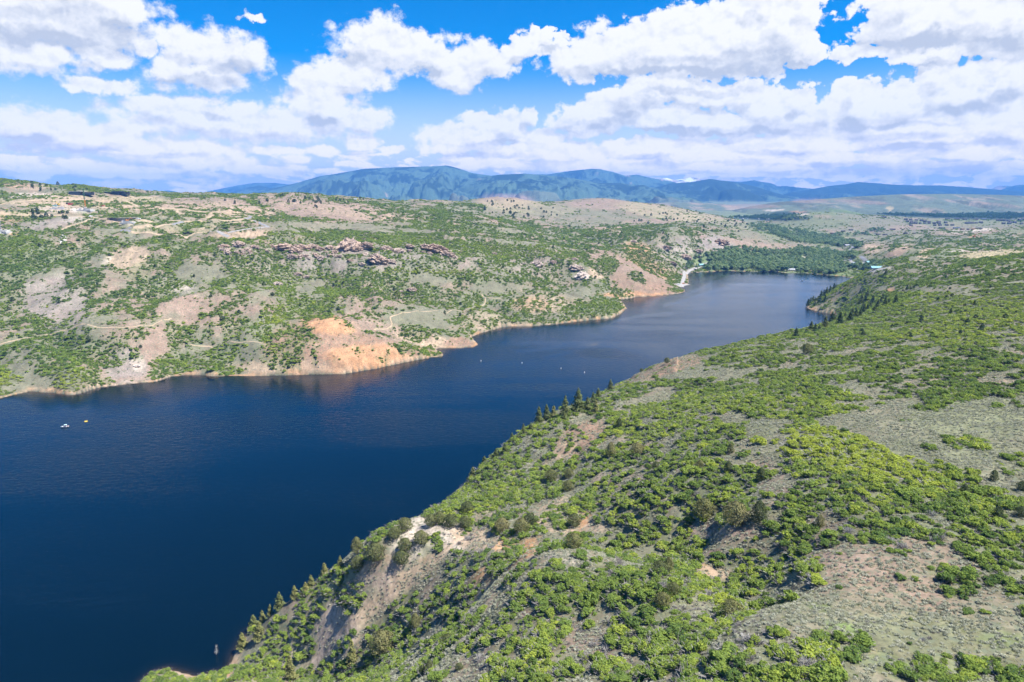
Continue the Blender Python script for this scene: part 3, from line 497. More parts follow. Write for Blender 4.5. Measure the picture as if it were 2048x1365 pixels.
# ----------------------------------------------------------------- daylight sky with fair-weather cumulus
SUN_EL, SUN_AZ = math.radians(60), math.radians(108)      # azimuth from +Y towards +X
SUN = (math.sin(SUN_AZ) * math.cos(SUN_EL), math.cos(SUN_AZ) * math.cos(SUN_EL), math.sin(SUN_EL))
CLOUDS = [(100,40,240,85),(230,10,100,70),(60,110,160,42),(200,108,90,32),(-80,60,160,90),(290,100,28,18),(370,90,70,50),(450,108,100,52),(400,158,110,36),(340,140,60,40),(200,172,85,20),(150,180,30,12),(500,30,26,9),
    (480,245,270,46),(330,215,110,26),(640,215,95,56),(720,240,70,30),(760,90,95,58),(690,150,100,46),(840,100,76,48),(640,180,70,40),(885,125,34,40),(600,155,40,20),
    (960,118,82,46),(915,152,60,32),(1040,92,80,20),(1100,68,60,8),(1180,112,110,46),(1300,90,150,62),(1450,75,130,78),(1560,50,86,84),(1590,15,52,40),(1400,118,180,42),(1610,105,40,30),(1500,20,50,40),
    (1860,40,160,64),(1800,10,90,70),(1720,106,66,18),(1990,40,110,72),(1860,105,100,20),(2080,60,120,80),(1720,212,70,52),(1700,180,36,30),(1800,215,90,52),(1910,180,95,62),(1880,150,50,36),(2010,170,80,60),(1990,145,40,30),(1850,262,210,46),(2030,250,90,60),(2120,190,120,80),
    (1330,180,110,28),(1410,190,90,26),(1540,215,92,56),(1500,185,50,30),(1590,200,40,30),(1200,232,95,34),(1240,208,80,36),(1350,240,130,32),(1150,252,60,24),(1450,250,120,28),(1620,250,70,30),
    (940,275,100,32),(955,240,50,20),(1010,252,58,34),(1058,232,16,20),(900,297,70,14),(1080,280,60,24),(1100,305,150,20),(1300,300,160,24),(1000,330,130,12),(1200,332,210,14),(1500,300,130,26),(1600,285,90,22),(1700,318,160,16),(1950,305,130,20),(1450,338,190,12),(1860,330,140,10),
    (90,250,120,38),(30,255,80,46),(140,282,130,32),(230,270,60,30),(330,300,180,26),(400,325,160,20),(250,338,210,16),(520,338,130,12),(100,338,130,16),(560,300,80,12),(640,300,40,13),(600,318,30,10),(705,330,36,8),(722,285,40,20),(780,300,30,8),(690,245,30,8),(400,240,30,6),
    (60,352,60,9),(190,350,60,8),(300,352,70,9),(420,350,50,8),(470,332,40,10),(560,345,50,8),(650,342,30,7),(380,335,50,8),(150,325,70,12),(20,320,60,14),(1010,312,80,10),(920,318,50,7),(1250,322,120,8),(1400,318,120,10),(1560,322,70,9),(1500,350,90,6),(1340,345,100,5),(1650,300,40,14),(1900,292,60,10),(2020,330,50,10)]
GREYS = [(120,85,170,26),(220,60,80,34),(60,70,110,30),(60,30,90,20),(170,20,60,20),(420,165,90,12),(470,130,50,18),(1500,136,150,15),(1330,142,150,10),(1590,118,50,14),(1450,120,140,16),(1800,88,120,20),(1880,75,90,18),(1960,60,60,20),(2020,80,60,22),(1870,120,60,10),
    (1400,183,120,9),(1380,265,170,11),(1260,215,36,24),(1200,245,60,10),(1520,262,110,7),(1620,255,40,14),(1790,250,130,7),(1790,272,130,8),(1830,292,140,8),(1940,215,70,10),(2020,200,40,14),(1990,285,60,8),(1700,250,30,16),(960,312,110,6),(1000,288,60,6),(1110,262,40,10),(1290,312,60,5),(1550,305,80,6),(1850,340,220,16),(1700,330,120,8),
    (100,298,120,12),(50,280,60,14),(180,300,60,8),(330,312,80,6),(700,118,30,20),(860,145,40,16),(430,238,30,7),(640,245,30,8)]
wld = bpy.data.worlds.new('World'); scene.world = wld; wld.use_nodes = True
nt = wld.node_tree; nt.nodes.clear(); L_ = nt.links
out = N(nt, 'ShaderNodeOutputWorld'); bg = N(nt, 'ShaderNodeBackground')
sky = N(nt, 'ShaderNodeTexSky', sky_type='NISHITA', sun_disc=False, sun_elevation=SUN_EL, sun_rotation=SUN_AZ, altitude=2000, air_density=1.0, dust_density=.5, ozone_density=2.0)
tc = N(nt, 'ShaderNodeTexCoord')
sp = N(nt, 'ShaderNodeSeparateXYZ'); L_.new(tc.outputs['Generated'], sp.inputs[0])
def M(op, a, b=None, c=None, clamp=False):
    n = N(nt, 'ShaderNodeMath', operation=op, use_clamp=clamp)
    for i, v in enumerate((a, b, c)):
        if v is None: continue
        if isinstance(v, (int, float)): n.inputs[i].default_value = v
        else: L_.new(v, n.inputs[i])
    return n.outputs[0]
def VM(op, a, b=None, c=None):
    n = N(nt, 'ShaderNodeVectorMath', operation=op)
    for i, v in enumerate((a, b, c)):
        if v is None: continue
        if isinstance(v, tuple): n.inputs[i].default_value = v
        else: L_.new(v, n.inputs[i])
    return n.outputs['Value'] if op in ('LENGTH', 'DOT_PRODUCT') else n.outputs[0]
def mapr(x, a, b, c, d, smooth=False):
    n = N(nt, 'ShaderNodeMapRange', interpolation_type='SMOOTHSTEP' if smooth else 'LINEAR')
    L_.new(x, n.inputs[0])
    for i, v in enumerate((a, b, c, d)): n.inputs[i + 1].default_value = v
    return n.outputs[0]
az = M('ARCTAN2', sp.outputs[0], sp.outputs[1]); el = M('ARCSINE', sp.outputs[2])
cb = N(nt, 'ShaderNodeCombineXYZ'); L_.new(az, cb.inputs[0]); L_.new(el, cb.inputs[1])
p0 = VM('SCALE', cb.outputs[0]); p0.node.inputs['Scale'].default_value = 1000.0       # milliradians
def dirpx(u, v):
    x = (u - CU) / F; b = (CV - v) / F
    y = CT + b * ST; z = -ST + b * CT
    return math.atan2(x, y) * 1000, math.atan2(z, math.hypot(x, y)) * 1000
def noise(vec, scale, detail, rough=.55, dist=0.0, col=False, typ='FBM'):
    n = N(nt, 'ShaderNodeTexNoise', i_Scale=scale, i_Detail=detail, i_Roughness=rough, i_Distortion=dist)
    L_.new(vec, n.inputs['Vector']); return n.outputs['Color' if col else 0]
# edges: warp the blob coordinates with turbulence that gets finer towards the horizon
wa1 = VM('SUBTRACT', noise(p0, .016, 3, .6, col=True), (.5, .5, .5)); wa2 = VM('SUBTRACT', noise(p0, .06, 5, .62, col=True), (.5, .5, .5))
fine = mapr(el, .0, .2, .22, 1.0)
w1s = VM('MULTIPLY', wa1, (62, 40, 0)); w2s = VM('MULTIPLY', wa2, (30, 26, 0))
ws_ = VM('ADD', w1s, w2s); wsc = N(nt, 'ShaderNodeVectorMath', operation='SCALE'); L_.new(ws_, wsc.inputs[0]); L_.new(fine, wsc.inputs['Scale'])
p1 = VM('ADD', p0, wsc.outputs[0])
def blobs(vec, lst, k=.12):
    acc = None
    for (u, v, ru, rv) in lst:
        cx, cy = dirpx(u, v)
        e1 = dirpx(u + ru, v); e2 = dirpx(u, v - rv)
        sx = 1.0 / max(2.0, e1[0] - cx); sy = 1.0 / max(2.0, e2[1] - cy)
        d = VM('LENGTH', VM('MULTIPLY_ADD', vec, (sx, sy, 0), (-cx * sx, -cy * sy, 0)))
        m = M('SUBTRACT', 1.0, d)
        acc = m if acc is None else M('SMOOTH_MAX', acc, m, k)
    return acc
# billows: inverted cell noise for the cauliflower tops, fractal noise for the wisps
sq = VM('MULTIPLY', p0, (1, 1.25, 1))
bil = noise(sq, .034, 9, .6)
vo = N(nt, 'ShaderNodeTexVoronoi', feature='SMOOTH_F1', i_Scale=.05, i_Detail=3.0, i_Roughness=.55, i_Smoothness=.35); vo.normalize = True
L_.new(VM('ADD', sq, VM('SCALE', wa2)), vo.inputs['Vector'])
bi = M('ADD', M('MULTIPLY', M('SUBTRACT', bil, .5), 1.7), M('MULTIPLY', M('SUBTRACT', .42, vo.outputs['Distance']), .75))
sh_off = VM('ADD', sq, (5.0, 9.0, 0)); bil2 = noise(sh_off, .034, 6, .6)
grad = M('SUBTRACT', bil2, bil)
soft = mapr(az, -.3, .25, .52, .17)
def mixf(f, a, b):
    n = N(nt, 'ShaderNodeMix', data_type='FLOAT')
    for i, x in ((0, f), (2, a), (3, b)):
        if isinstance(x, (int, float)): n.inputs[i].default_value = x
        else: L_.new(x, n.inputs[i])
    return n.outputs[0]
def mixc_(f, a, b):
    n = N(nt, 'ShaderNodeMix', data_type='RGBA')
    for i, x in (('Factor', f), (6, a), (7, b)):
        if isinstance(x, (int, float)): n.inputs[i].default_value = x
        elif isinstance(x, tuple): n.inputs[i].default_value = x
        else: L_.new(x, n.inputs[i])
    return n.outputs[2]
# clear sky: the atmosphere model, deepened aloft and milky near the horizon
sk = N(nt, 'ShaderNodeVectorMath', operation='SCALE'); L_.new(sky.outputs[0], sk.inputs[0]); sk.inputs["Scale"].default_value = .095
hs = N(nt, 'ShaderNodeHueSaturation', i_Saturation=1.0); L_.new(sk.outputs[0], hs.inputs['Color'])
L_.new(mapr(el, .04, .22, 1.25, 1.75), hs.inputs['Saturation'])
clear = mixc_(mapr(el, .0, .17, .9, 0.0, True), VM('MULTIPLY', hs.outputs[0], (.88, .79, .88)), (.36, .385, .43, 1))
WHITE = (.485, .485, .49, 1); GREY = (.275, .303, .36, 1)
# thick sunlit air in front of the lowest clouds makes them brightest
lowt = mapr(el, .0, .10, 1.0, 0.0, True)
lowb = mixc_(lowt, (1.0, 1.0, 1.0, 1), (1.6, 1.36, 1.24, 1))
def glow(c):
    return VM('MULTIPLY', c, lowb)
def background(Fq, bi_, soft_, gl):
    D = M('ADD', M('MAXIMUM', Fq, -1.0), bi_)
    alpha = N(nt, 'ShaderNodeMapRange', interpolation_type='SMOOTHSTEP'); L_.new(D, alpha.inputs[0]); alpha.inputs[1].default_value = -.06; L_.new(M('ADD', soft_, -.06), alpha.inputs[2])
    b = N(nt, 'ShaderNodeBackground'); L_.new(mixc_(alpha.outputs[0], clear, glow(mixc_(gl, WHITE, GREY))), b.inputs[0]); b.inputs[1].default_value = 1.0
    return b.outputs[0]
# scattered cumulus above and beside the surveyed part of the sky
cov = noise(VM('MULTIPLY', p0, (1, 1.5, 1)), .0042, 6, .58, .3)
gen = mapr(cov, .56, .72, -1.0, .5)
outw = M('MAXIMUM', mapr(el, .27, .34, 0, 1), mapr(M('ABSOLUTE', az), .68, .78, 0, 1))
plain = background(gen, M('MULTIPLY', M('SUBTRACT', cov, .5), 1.2), M('ADD', soft, 0.0), M('MULTIPLY', M('SUBTRACT', cov, .58), 3.0, clamp=True))
# rows of distant cumulus that close up towards the horizon
lown = noise(VM('MULTIPLY', p0, (1, 3.2, 1)), .021, 6, .6, .4)
lowc = M('SUBTRACT', M('MULTIPLY', M('SUBTRACT', lown, .50), 4.0), mapr(el, .045, .10, 0.0, 1.6, True))
pup = VM('ADD', p1, (4.0, 17.0, 0))
def sector(lo, hi):
    pad = 75
    def sel(lst):
        r = []
        for (u, v, ru, rv) in lst:
            x0 = dirpx(u - ru * 1.1, v)[0]; x1 = dirpx(u + ru * 1.1, v)[0]
            if x1 > lo - pad and x0 < hi + pad: r.append((u, v, ru, rv))
        return r
    Fq = mixf(outw, M('SMOOTH_MAX', blobs(p1, sel(CLOUDS)), lowc, .1), gen)
    Gb = blobs(p1, sel(GREYS), .2)
    # undersides: where the cloud is thicker just above, less light comes through
    above = M('SUBTRACT', blobs(pup, sel(CLOUDS)), Fq)
    gl = M('ADD', mapr(Gb, -.35, .55, 0, .55, True), mapr(above, -.10, .42, 0, .55, True))
    gl = M('ADD', gl, M('MULTIPLY', grad, 1.5))
    gl = M('ADD', gl, M('MULTIPLY', M('SUBTRACT', .52, bil), .75))
    gl = M('MULTIPLY', M('MAXIMUM', gl, 0.0), 1.0, clamp=True)
    return background(Fq, bi, soft, gl)
def pick(f, a, b):
    n = N(nt, 'ShaderNodeMixShader'); L_.new(f, n.inputs[0]); L_.new(a, n.inputs[1]); L_.new(b, n.inputs[2]); return n.outputs[0]
cuts = [-420, -180, 60, 300, 500]
lims = [-900] + cuts + [900]
secs = [sector(lims[i], lims[i + 1]) for i in range(len(lims) - 1)]
azm = M('MULTIPLY', az, 1000.0)
def tree(i0, i1):
    if i1 - i0 == 1: return secs[i0]
    m = (i0 + i1) // 2
    return pick(M('GREATER_THAN', azm, float(cuts[m - 1])), tree(i0, m), tree(m, i1))
away = M('MAXIMUM', M('GREATER_THAN', outw, .9999), M('LESS_THAN', el, -.06))
L_.new(pick(away, tree(0, len(secs)), plain), out.inputs[0])
nt.nodes.remove(bg)
wld.cycles.sampling_method = 'MANUAL'; wld.cycles.sample_map_resolution = 512
sl = bpy.data.lights.new('sun', 'SUN'); sl.energy = 4.9; sl.angle = math.radians(.53); sl.color = (1.0, .955, .88)
so = bpy.data.objects.new('sun', sl); COL.objects.link(so)
from mathutils import Vector, Matrix, Quaternion
so.rotation_euler = Vector(SUN).to_track_quat('Z', 'Y').to_euler()
# ----------------------------------------------------------------- air
bpy.context.view_layer.update()
hx0, hx1, hy0, hy1, hz0, hz1 = -25500., 25500., -300., 24800., float(Z.min()) - 1.0, float(Z.max()) + 15.0
hv = np.array([(x, y, z) for z in (hz0, hz1) for y in (hy0, hy1) for x in (hx0, hx1)])
hq = np.array([(0,2,3,1),(4,5,7,6),(0,1,5,4),(2,6,7,3),(0,4,6,2),(1,3,7,5)])
me = bpy.data.meshes.new('haze'); fill_mesh(me, hv, hq, smooth=False)
hm, hn = new_mat('air_haze'); ho = N(hn, 'ShaderNodeOutputMaterial'); pv = N(hn, 'ShaderNodeVolumePrincipled')
pv.inputs['Color'].default_value = (.105, .335, .84, 1); pv.inputs['Density'].default_value = HAZE_DENSITY; pv.inputs['Anisotropy'].default_value = 0.0
hn.links.new(pv.outputs[0], ho.inputs['Volume'])
try: hm.cycles.homogeneous_volume = True
except Exception: pass
if HAZE_DENSITY > 0: tag(link('haze', me, hm), kind='stuff')
# ----------------------------------------------------------------- camera and render settings
cd = bpy.data.cameras.new('camera'); cd.sensor_width = 36; cd.lens = 36 * F / 2048; cd.clip_start = 1; cd.clip_end = 60000
co_ = bpy.data.objects.new('camera', cd); COL.objects.link(co_); co_.location = (0, 0, H); co_.rotation_euler = (math.pi / 2 - TH, 0, 0)
scene.camera = co_
scene.view_settings.view_transform = 'Standard'; scene.view_settings.look = 'None'; scene.view_settings.exposure = 1.14; scene.view_settings.gamma = 1
scene.render.engine = 'CYCLES'; scene.render.filter_size = 1.15
cy = scene.cycles
cy.max_bounces = 5; cy.diffuse_bounces = 2; cy.glossy_bounces = 2; cy.transmission_bounces = 2; cy.volume_bounces = 1; cy.transparent_max_bounces = 8
cy.sample_clamp_indirect = 4; cy.caustics_reflective = False; cy.caustics_refractive = False
cy.use_denoising = True
cy.use_adaptive_sampling = True; cy.adaptive_threshold = .02
# ----------------------------------------------------------------- plants: leaf-card crowns
def leaf_mat(name, dark, mid, bright, trans=.3, rough=.6, isl=.35):
    """leaf colour: the plant's own 'tint' (0..1) chooses along dark-mid-bright, every leaf varies a little"""
    m, nt = new_mat(name); L_ = nt.links
    out = N(nt, 'ShaderNodeOutputMaterial')
    at = N(nt, 'ShaderNodeAttribute', attribute_type='INSTANCER', attribute_name='tint')
    ge = N(nt, 'ShaderNodeNewGeometry')
    ad = N(nt, 'ShaderNodeMath', operation='MULTIPLY_ADD', i_1=isl, i_2=-isl / 2); nt.links.new(ge.outputs['Random Per Island'], ad.inputs[0])
    su = N(nt, 'ShaderNodeMath', operation='ADD', use_clamp=True); L_.new(ad.outputs[0], su.inputs[0]); L_.new(at.outputs['Fac'], su.inputs[1])
    cr = N(nt, 'ShaderNodeValToRGB'); L_.new(su.outputs[0], cr.inputs[0])
    e = cr.color_ramp.elements; e[0].position = 0; e[0].color = (*dark, 1); e[1].position = 1; e[1].color = (*bright, 1)
    x = e.new(.5); x.color = (*mid, 1)
    df = N(nt, 'ShaderNodeBsdfDiffuse'); tr = N(nt, 'ShaderNodeBsdfTranslucent'); L_.new(cr.outputs[0], df.inputs[0]); L_.new(cr.outputs[0], tr.inputs[0])
    mx = N(nt, 'ShaderNodeMixShader', i_0=trans); L_.new(df.outputs[0], mx.inputs[1]); L_.new(tr.outputs[0], mx.inputs[2])
    L_.new(mx.outputs[0], out.inputs[0])
    return m
def flat_mat(name, col, rough=.8, var=.25, scale=2.0, spec=.2, metal=0.0):
    m, nt = new_mat(name); L_ = nt.links
    out = N(nt, 'ShaderNodeOutputMaterial'); bs = N(nt, 'ShaderNodeBsdfPrincipled', i_Roughness=rough, i_Metallic=metal); setin(bs, 'Specular IOR Level', spec)
    tc = N(nt, 'ShaderNodeTexCoord'); n1 = N(nt, 'ShaderNodeTexNoise', i_Scale=scale, i_Detail=5.0); L_.new(tc.outputs['Object'], n1.inputs['Vector'])
    r = N(nt, 'ShaderNodeMapRange', i_1=.3, i_2=.7, i_3=1 - var, i_4=1 + var); L_.new(n1.outputs[0], r.inputs[0])
    mv = N(nt, 'ShaderNodeVectorMath', operation='SCALE'); mv.inputs[0].default_value = col; L_.new(r.outputs[0], mv.inputs['Scale'])
    L_.new(mv.outputs[0], bs.inputs['Base Color']); L_.new(bs.outputs[0], out.inputs[0])
    return m
MAT = dict(
    oak=leaf_mat('oak_leaves', (.095, .160, .052), (.225, .305, .068), (.385, .44, .072), .40),
    sage=leaf_mat('sagebrush_leaves', (.25, .26, .185), (.36, .37, .27), (.47, .47, .37), .3),
    twig=leaf_mat('bare_twigs', (.17, .15, .135), (.29, .275, .26), (.40, .385, .37), .1, isl=.5),
    juniper=leaf_mat('juniper_needles', (.055, .085, .045), (.165, .18, .075), (.29, .265, .125), .25),
    fir=leaf_mat('fir_needles', (.040, .075, .036), (.14, .175, .07), (.27, .26, .10), .25),
    cottonwood=leaf_mat('cottonwood_leaves', (.085, .15, .07), (.19, .28, .115), (.31, .39, .19), .4),
    grass=leaf_mat('dry_grass', (.17, .23, .075), (.29, .33, .125), (.44, .40, .21), .35),
    bark=flat_mat('grey_brown_bark', (.16, .12, .09), .95, .3, 6.0))
PR = np.random.default_rng(21)
def cards(cent, nrm, size, aspect=1.0, rng=PR):
    """one small leaf-shaped quad per centre, facing roughly along nrm"""
    n = len(cent)
    r = rng.normal(size=(n, 3)); t = np.cross(nrm, r); t /= np.linalg.norm(t, axis=1, keepdims=True) + 1e-9
    b = np.cross(nrm, t); b /= np.linalg.norm(b, axis=1, keepdims=True) + 1e-9
    s = np.asarray(size).reshape(-1, 1) * .5
    t = t * s; b = b * s * aspect
    v = np.stack([cent - t - b * .4, cent + t * .3 - b, cent + t + b * .4, cent - t * .3 + b], 1)
    return v.reshape(-1, 3)
def unit(v): return v / (np.linalg.norm(v, axis=-1, keepdims=True) + 1e-9)
def quads_mesh(name, V, mat):
    me = bpy.data.meshes.new(name); q = np.arange(len(V)).reshape(-1, 4)
    fill_mesh(me, V, q, smooth=False); me.materials.append(mat); return me
def lobes_crown(nl, R, Ht, nq, size, rng, lob=(.38, .6), low=.12, jit=.55, shell=.75):
    """crown of several rounded leaf masses, leaves on and just under their surface"""
    cs = []
    for i in range(nl):
        a = rng.uniform(0, 2 * math.pi); rr = math.sqrt(rng.uniform(0, 1)) * .66
        top = (1 - rr ** 2 * .75)
        cs.append((math.cos(a) * rr * R, math.sin(a) * rr * R, Ht * top * rng.uniform(.42, .72), R * rng.uniform(*lob) * (1 - .25 * rr)))
    cs = np.array(cs); w = cs[:, 3] ** 2; k = rng.choice(nl, nq, p=w / w.sum())
    d = unit(rng.normal(size=(nq, 3))); d[:, 2] = np.where(d[:, 2] < -.35, -d[:, 2], d[:, 2])
    rad = cs[k, 3] * rng.uniform(shell, 1.06, nq)
    zs = min(1.0, Ht / (R * 1.15))
    c = cs[k, :3] + d * rad[:, None] * np.array([1, 1, zs])
    c[:, 2] = np.maximum(c[:, 2], low * rng.uniform(0, 1, nq))
    n = unit(d + np.array([0, 0, .45]) + jit * rng.normal(size=(nq, 3)))
    return cards(c, n, size * rng.uniform(.6, 1.35, nq), .8, rng)
def oak_mesh(i, nq, size):
    rng = np.random.default_rng(100 + i)
    V = lobes_crown(rng.integers(11, 19), 1.0, rng.uniform(.8, 1.1), nq, size, rng, (.17, .42), jit=.7, shell=.62)
    V[:, 0] *= rng.uniform(.8, 1.25); return V
def with_stems(name, V, n, leaf, wood, seed):
    """leaf cards plus grey stems that show between the leaf masses"""
    rng = np.random.default_rng(seed); T = twig_mesh(seed, n) * np.array([1.0, 1.0, .85])
    me = bpy.data.meshes.new(name); fill_mesh(me, np.concatenate([V, T]), np.arange(len(V) + len(T)).reshape(-1, 4), smooth=False)
    me.materials.append(leaf); me.materials.append(wood)
    mi = np.zeros(len(me.polygons), np.int32); mi[len(V) // 4:] = 1; me.polygons.foreach_set('material_index', mi); return me
def sage_mesh(i, nq, size):
    rng = np.random.default_rng(200 + i)
    return lobes_crown(5, 1.0, .95, nq, size, rng, (.4, .6), jit=.9)
def twig_mesh(i, nq):
    rng = np.random.default_rng(300 + i)
    base = rng.normal(size=(nq, 3)) * np.array([.25, .25, 0]); d = unit(rng.normal(size=(nq, 3)) * np.array([.8, .8, .35]) + np.array([0, 0, .8]))
    Ln = rng.uniform(.35, 1.15, nq)[:, None]; st = rng.uniform(0, .5, nq)[:, None]
    a = base + d * st; e = base + d * (st + Ln * .6) + rng.normal(size=(nq, 3)) * .1; a[:, 2] = np.abs(a[:, 2])
    s = unit(np.cross(d, rng.normal(size=(nq, 3)))) * (.018 + .014 * rng.uniform(size=(nq, 1)))
    return np.stack([a - s, a + s, e + s * .5, e - s * .5], 1).reshape(-1, 3)
def juniper_mesh(i, nq, size, pointed=False):
    rng = np.random.default_rng(400 + i); Ht = 2.5 if pointed else 1.9
    h = rng.uniform(.04, 1, nq) ** .85
    prof = (np.sin(np.clip(h, 0, 1) ** (.55 if pointed else .8) * math.pi) ** .6) * (1.0 if not pointed else .82)
    a = rng.uniform(0, 2 * math.pi, nq)
    lump = 1 + .16 * np.sin(a * 3 + h * 9 + i) + .12 * np.sin(a * 7 - h * 14 + 2 * i) + .06 * rng.normal(size=nq)
    r = prof * lump * np.where(rng.uniform(size=nq) < .8, rng.uniform(.86, 1.05, nq), rng.uniform(.4, .9, nq))
    c = np.stack([r * np.cos(a), r * np.sin(a), h * Ht + .08], 1)
    n = unit(np.stack([np.cos(a), np.sin(a), (h - .3) * 1.2], 1) + .55 * rng.normal(size=(nq, 3)))
    return cards(c, n, size * rng.uniform(.6, 1.3, nq), .9, rng)
def fir_mesh(i, nq, size, wide=.30):
    rng = np.random.default_rng(500 + i); lay = 15
    h = 1 - rng.uniform(0, 1, nq) ** .62; k = np.floor(h * lay) / lay + rng.uniform(0, .4 / lay, nq)
    h = .06 + .94 * np.clip(k, 0, .985)
    nb = 7; a = (rng.integers(0, nb, nq) + (np.floor(h * lay) * .37)) * 2 * math.pi / nb + rng.normal(size=nq) * .2
    rm = wide * (1 - h) ** .85 * (1 + .25 * np.sin(a * 2 + i + h * 20)) + .012
    t = rng.uniform(.12, 1, nq) ** .7; r = rm * t
    c = np.stack([r * np.cos(a), r * np.sin(a), h - .13 * r / wide * wide + .012 * rng.normal(size=nq)], 1)
    n = unit(np.stack([.35 * np.cos(a), .35 * np.sin(a), np.ones(nq)], 1) + .5 * rng.normal(size=(nq, 3)))
    return cards(c, n, size * rng.uniform(.6, 1.3, nq), .55, rng)
def cotton_mesh(i, nq, size):
    rng = np.random.default_rng(600 + i)
    V = lobes_crown(9, .36, .95, nq, size, rng, (.38, .58), low=.12, jit=.6)
    return V
def trunk_mesh(name, h, r, mat, lean=0.0, limbs=4, seed=0):
    rng = np.random.default_rng(seed); V = []; Q = []
    def tube(p0, p1, r0, r1, n=6):
        p0 = np.array(p0, float); p1 = np.array(p1, float); ax = unit(p1 - p0); s = unit(np.cross(ax, [.3, .9, .2])); t = np.cross(ax, s); b = len(V)
        for p, rr in ((p0, r0), (p1, r1)):
            for j in range(n): V.append(p + rr * (math.cos(j * 2 * math.pi / n) * s + math.sin(j * 2 * math.pi / n) * t))
        for j in range(n): Q.append((b + j, b + (j + 1) % n, b + n + (j + 1) % n, b + n + j))
    mid = (lean * .4, .02 * h, h * .5); tube((0, 0, -.15 * h), mid, r, r * .7); tube(mid, (lean, 0, h), r * .7, r * .15)
    for j in range(limbs):
        a = j * 2.4 + seed; z = h * (.3 + .5 * j / max(1, limbs))
        tube((lean * .4, 0, z), (math.cos(a) * h * .3, math.sin(a) * h * .3, z + h * .22), r * .4, r * .1, 5)
    me = bpy.data.meshes.new(name); fill_mesh(me, np.array(V), np.array(Q)); me.materials.append(mat); return me
OAK = [with_stems('scrub_oak', oak_mesh(i, 640 + 60 * (i % 4), .165), 90 + 25 * (i % 3), MAT['oak'], MAT['twig'], 40 + i) for i in range(9)]
OAKF = [quads_mesh('scrub_oak_small', oak_mesh(20 + i, 110, .42), MAT['oak']) for i in range(5)]
def tuft_mesh(i, nq=34):
    rng = np.random.default_rng(700 + i); T = twig_mesh(60 + i, nq); T[:, 2] *= .8; return T
SAGEM = [quads_mesh('sagebrush', sage_mesh(i, 70, .34), MAT['sage']) for i in range(5)]
TUFT = [quads_mesh('grass_tuft', tuft_mesh(i), MAT['grass']) for i in range(3)]
TWIG = [quads_mesh('bare_shrub', twig_mesh(i, 240), MAT['twig']) for i in range(4)]
JUN = [quads_mesh('juniper_crown', juniper_mesh(i, 3200, .1, i >= 3), MAT['juniper']) for i in range(5)]
JUNF = [quads_mesh('juniper_crown_small', juniper_mesh(10 + i, 130, .5, i == 1), MAT['juniper']) for i in range(3)]
FIR = [quads_mesh('fir_crown', fir_mesh(i, 1300, .075), MAT['fir']) for i in range(4)]
COT = [quads_mesh('cottonwood_crown', cotton_mesh(i, 320, .13), MAT['cottonwood']) for i in range(5)]
TR_JUN = trunk_mesh('juniper_trunk', 1.3, .11, MAT['bark'], .1, 4, 1)
TR_FIR = trunk_mesh('fir_trunk', .95, .016, MAT['bark'], .0, 0, 2)
TR_COT = trunk_mesh('cottonwood_trunk', .6, .035, MAT['bark'], .03, 4, 3)
# ----------------------------------------------------------------- scattering
def scatter_stuff(name, pos, rot, scl, idx, tint, protos, kind='stuff'):
    me = bpy.data.meshes.new(name)
    n = len(pos)
    me.vertices.add(n); me.vertices.foreach_set('co', np.ascontiguousarray(pos, np.float32).ravel())
    at = me.attributes.new('rot', 'FLOAT_VECTOR', 'POINT'); at.data.foreach_set('vector', np.ascontiguousarray(rot, np.float32).ravel())
    at = me.attributes.new('scl', 'FLOAT_VECTOR', 'POINT'); at.data.foreach_set('vector', np.ascontiguousarray(scl, np.float32).ravel())
    at = me.attributes.new('idx', 'INT', 'POINT'); at.data.foreach_set('value', np.ascontiguousarray(idx, np.int32))
    add_float(me, 'tint', tint)
    o = bpy.data.objects.new(name, me); COL.objects.link(o); tag(o, kind=kind)
    pc = bpy.data.collections.new(name + '_kinds')
    for i, p in enumerate(protos):
        pc.objects.link(bpy.data.objects.new('%s_kind_%02d' % (name, i), p))
    g = bpy.data.node_groups.new(name + '_scatter', 'GeometryNodeTree')
    g.interface.new_socket('Geometry', in_out='INPUT', socket_type='NodeSocketGeometry'); g.interface.new_socket('Geometry', in_out='OUTPUT', socket_type='NodeSocketGeometry')
    gi = g.nodes.new('NodeGroupInput'); go = g.nodes.new('NodeGroupOutput'); ip = g.nodes.new('GeometryNodeInstanceOnPoints'); ci = g.nodes.new('GeometryNodeCollectionInfo')
    ci.inputs['Collection'].default_value = pc; ci.inputs['Separate Children'].default_value = True; ci.inputs['Reset Children'].default_value = True
    def na(t, nm):
        x = g.nodes.new('GeometryNodeInputNamedAttribute'); x.data_type = t; x.inputs['Name'].default_value = nm
        return [s for s in x.outputs if s.enabled and s.name == 'Attribute'][0]
    e2r = g.nodes.new('FunctionNodeEulerToRotation'); g.links.new(na('FLOAT_VECTOR', 'rot'), e2r.inputs[0])
    g.links.new(gi.outputs[0], ip.inputs['Points']); g.links.new(ci.outputs[0], ip.inputs['Instance']); ip.inputs['Pick Instance'].default_value = True
    g.links.new(na('INT', 'idx'), ip.inputs['Instance Index']); g.links.new(e2r.outputs[0], ip.inputs['Rotation']); g.links.new(na('FLOAT_VECTOR', 'scl'), ip.inputs['Scale'])
    g.links.new(ip.outputs[0], go.inputs[0])
    md = o.modifiers.new('scatter', 'NODES'); md.node_group = g
    return o
def in_view(X, Y, Zg, top, margin=.012, amax=1.16):
    a = X / Y
    k = (Zg + top - H) / Y
    km = bilin(KMAX, a, np.log(Y) - .004)
    u, v = project(X, Y, Zg)
    return (np.abs(a) < amax) & (k > km - margin) & (v < 1800) & (u > -420) & (u < 2520)
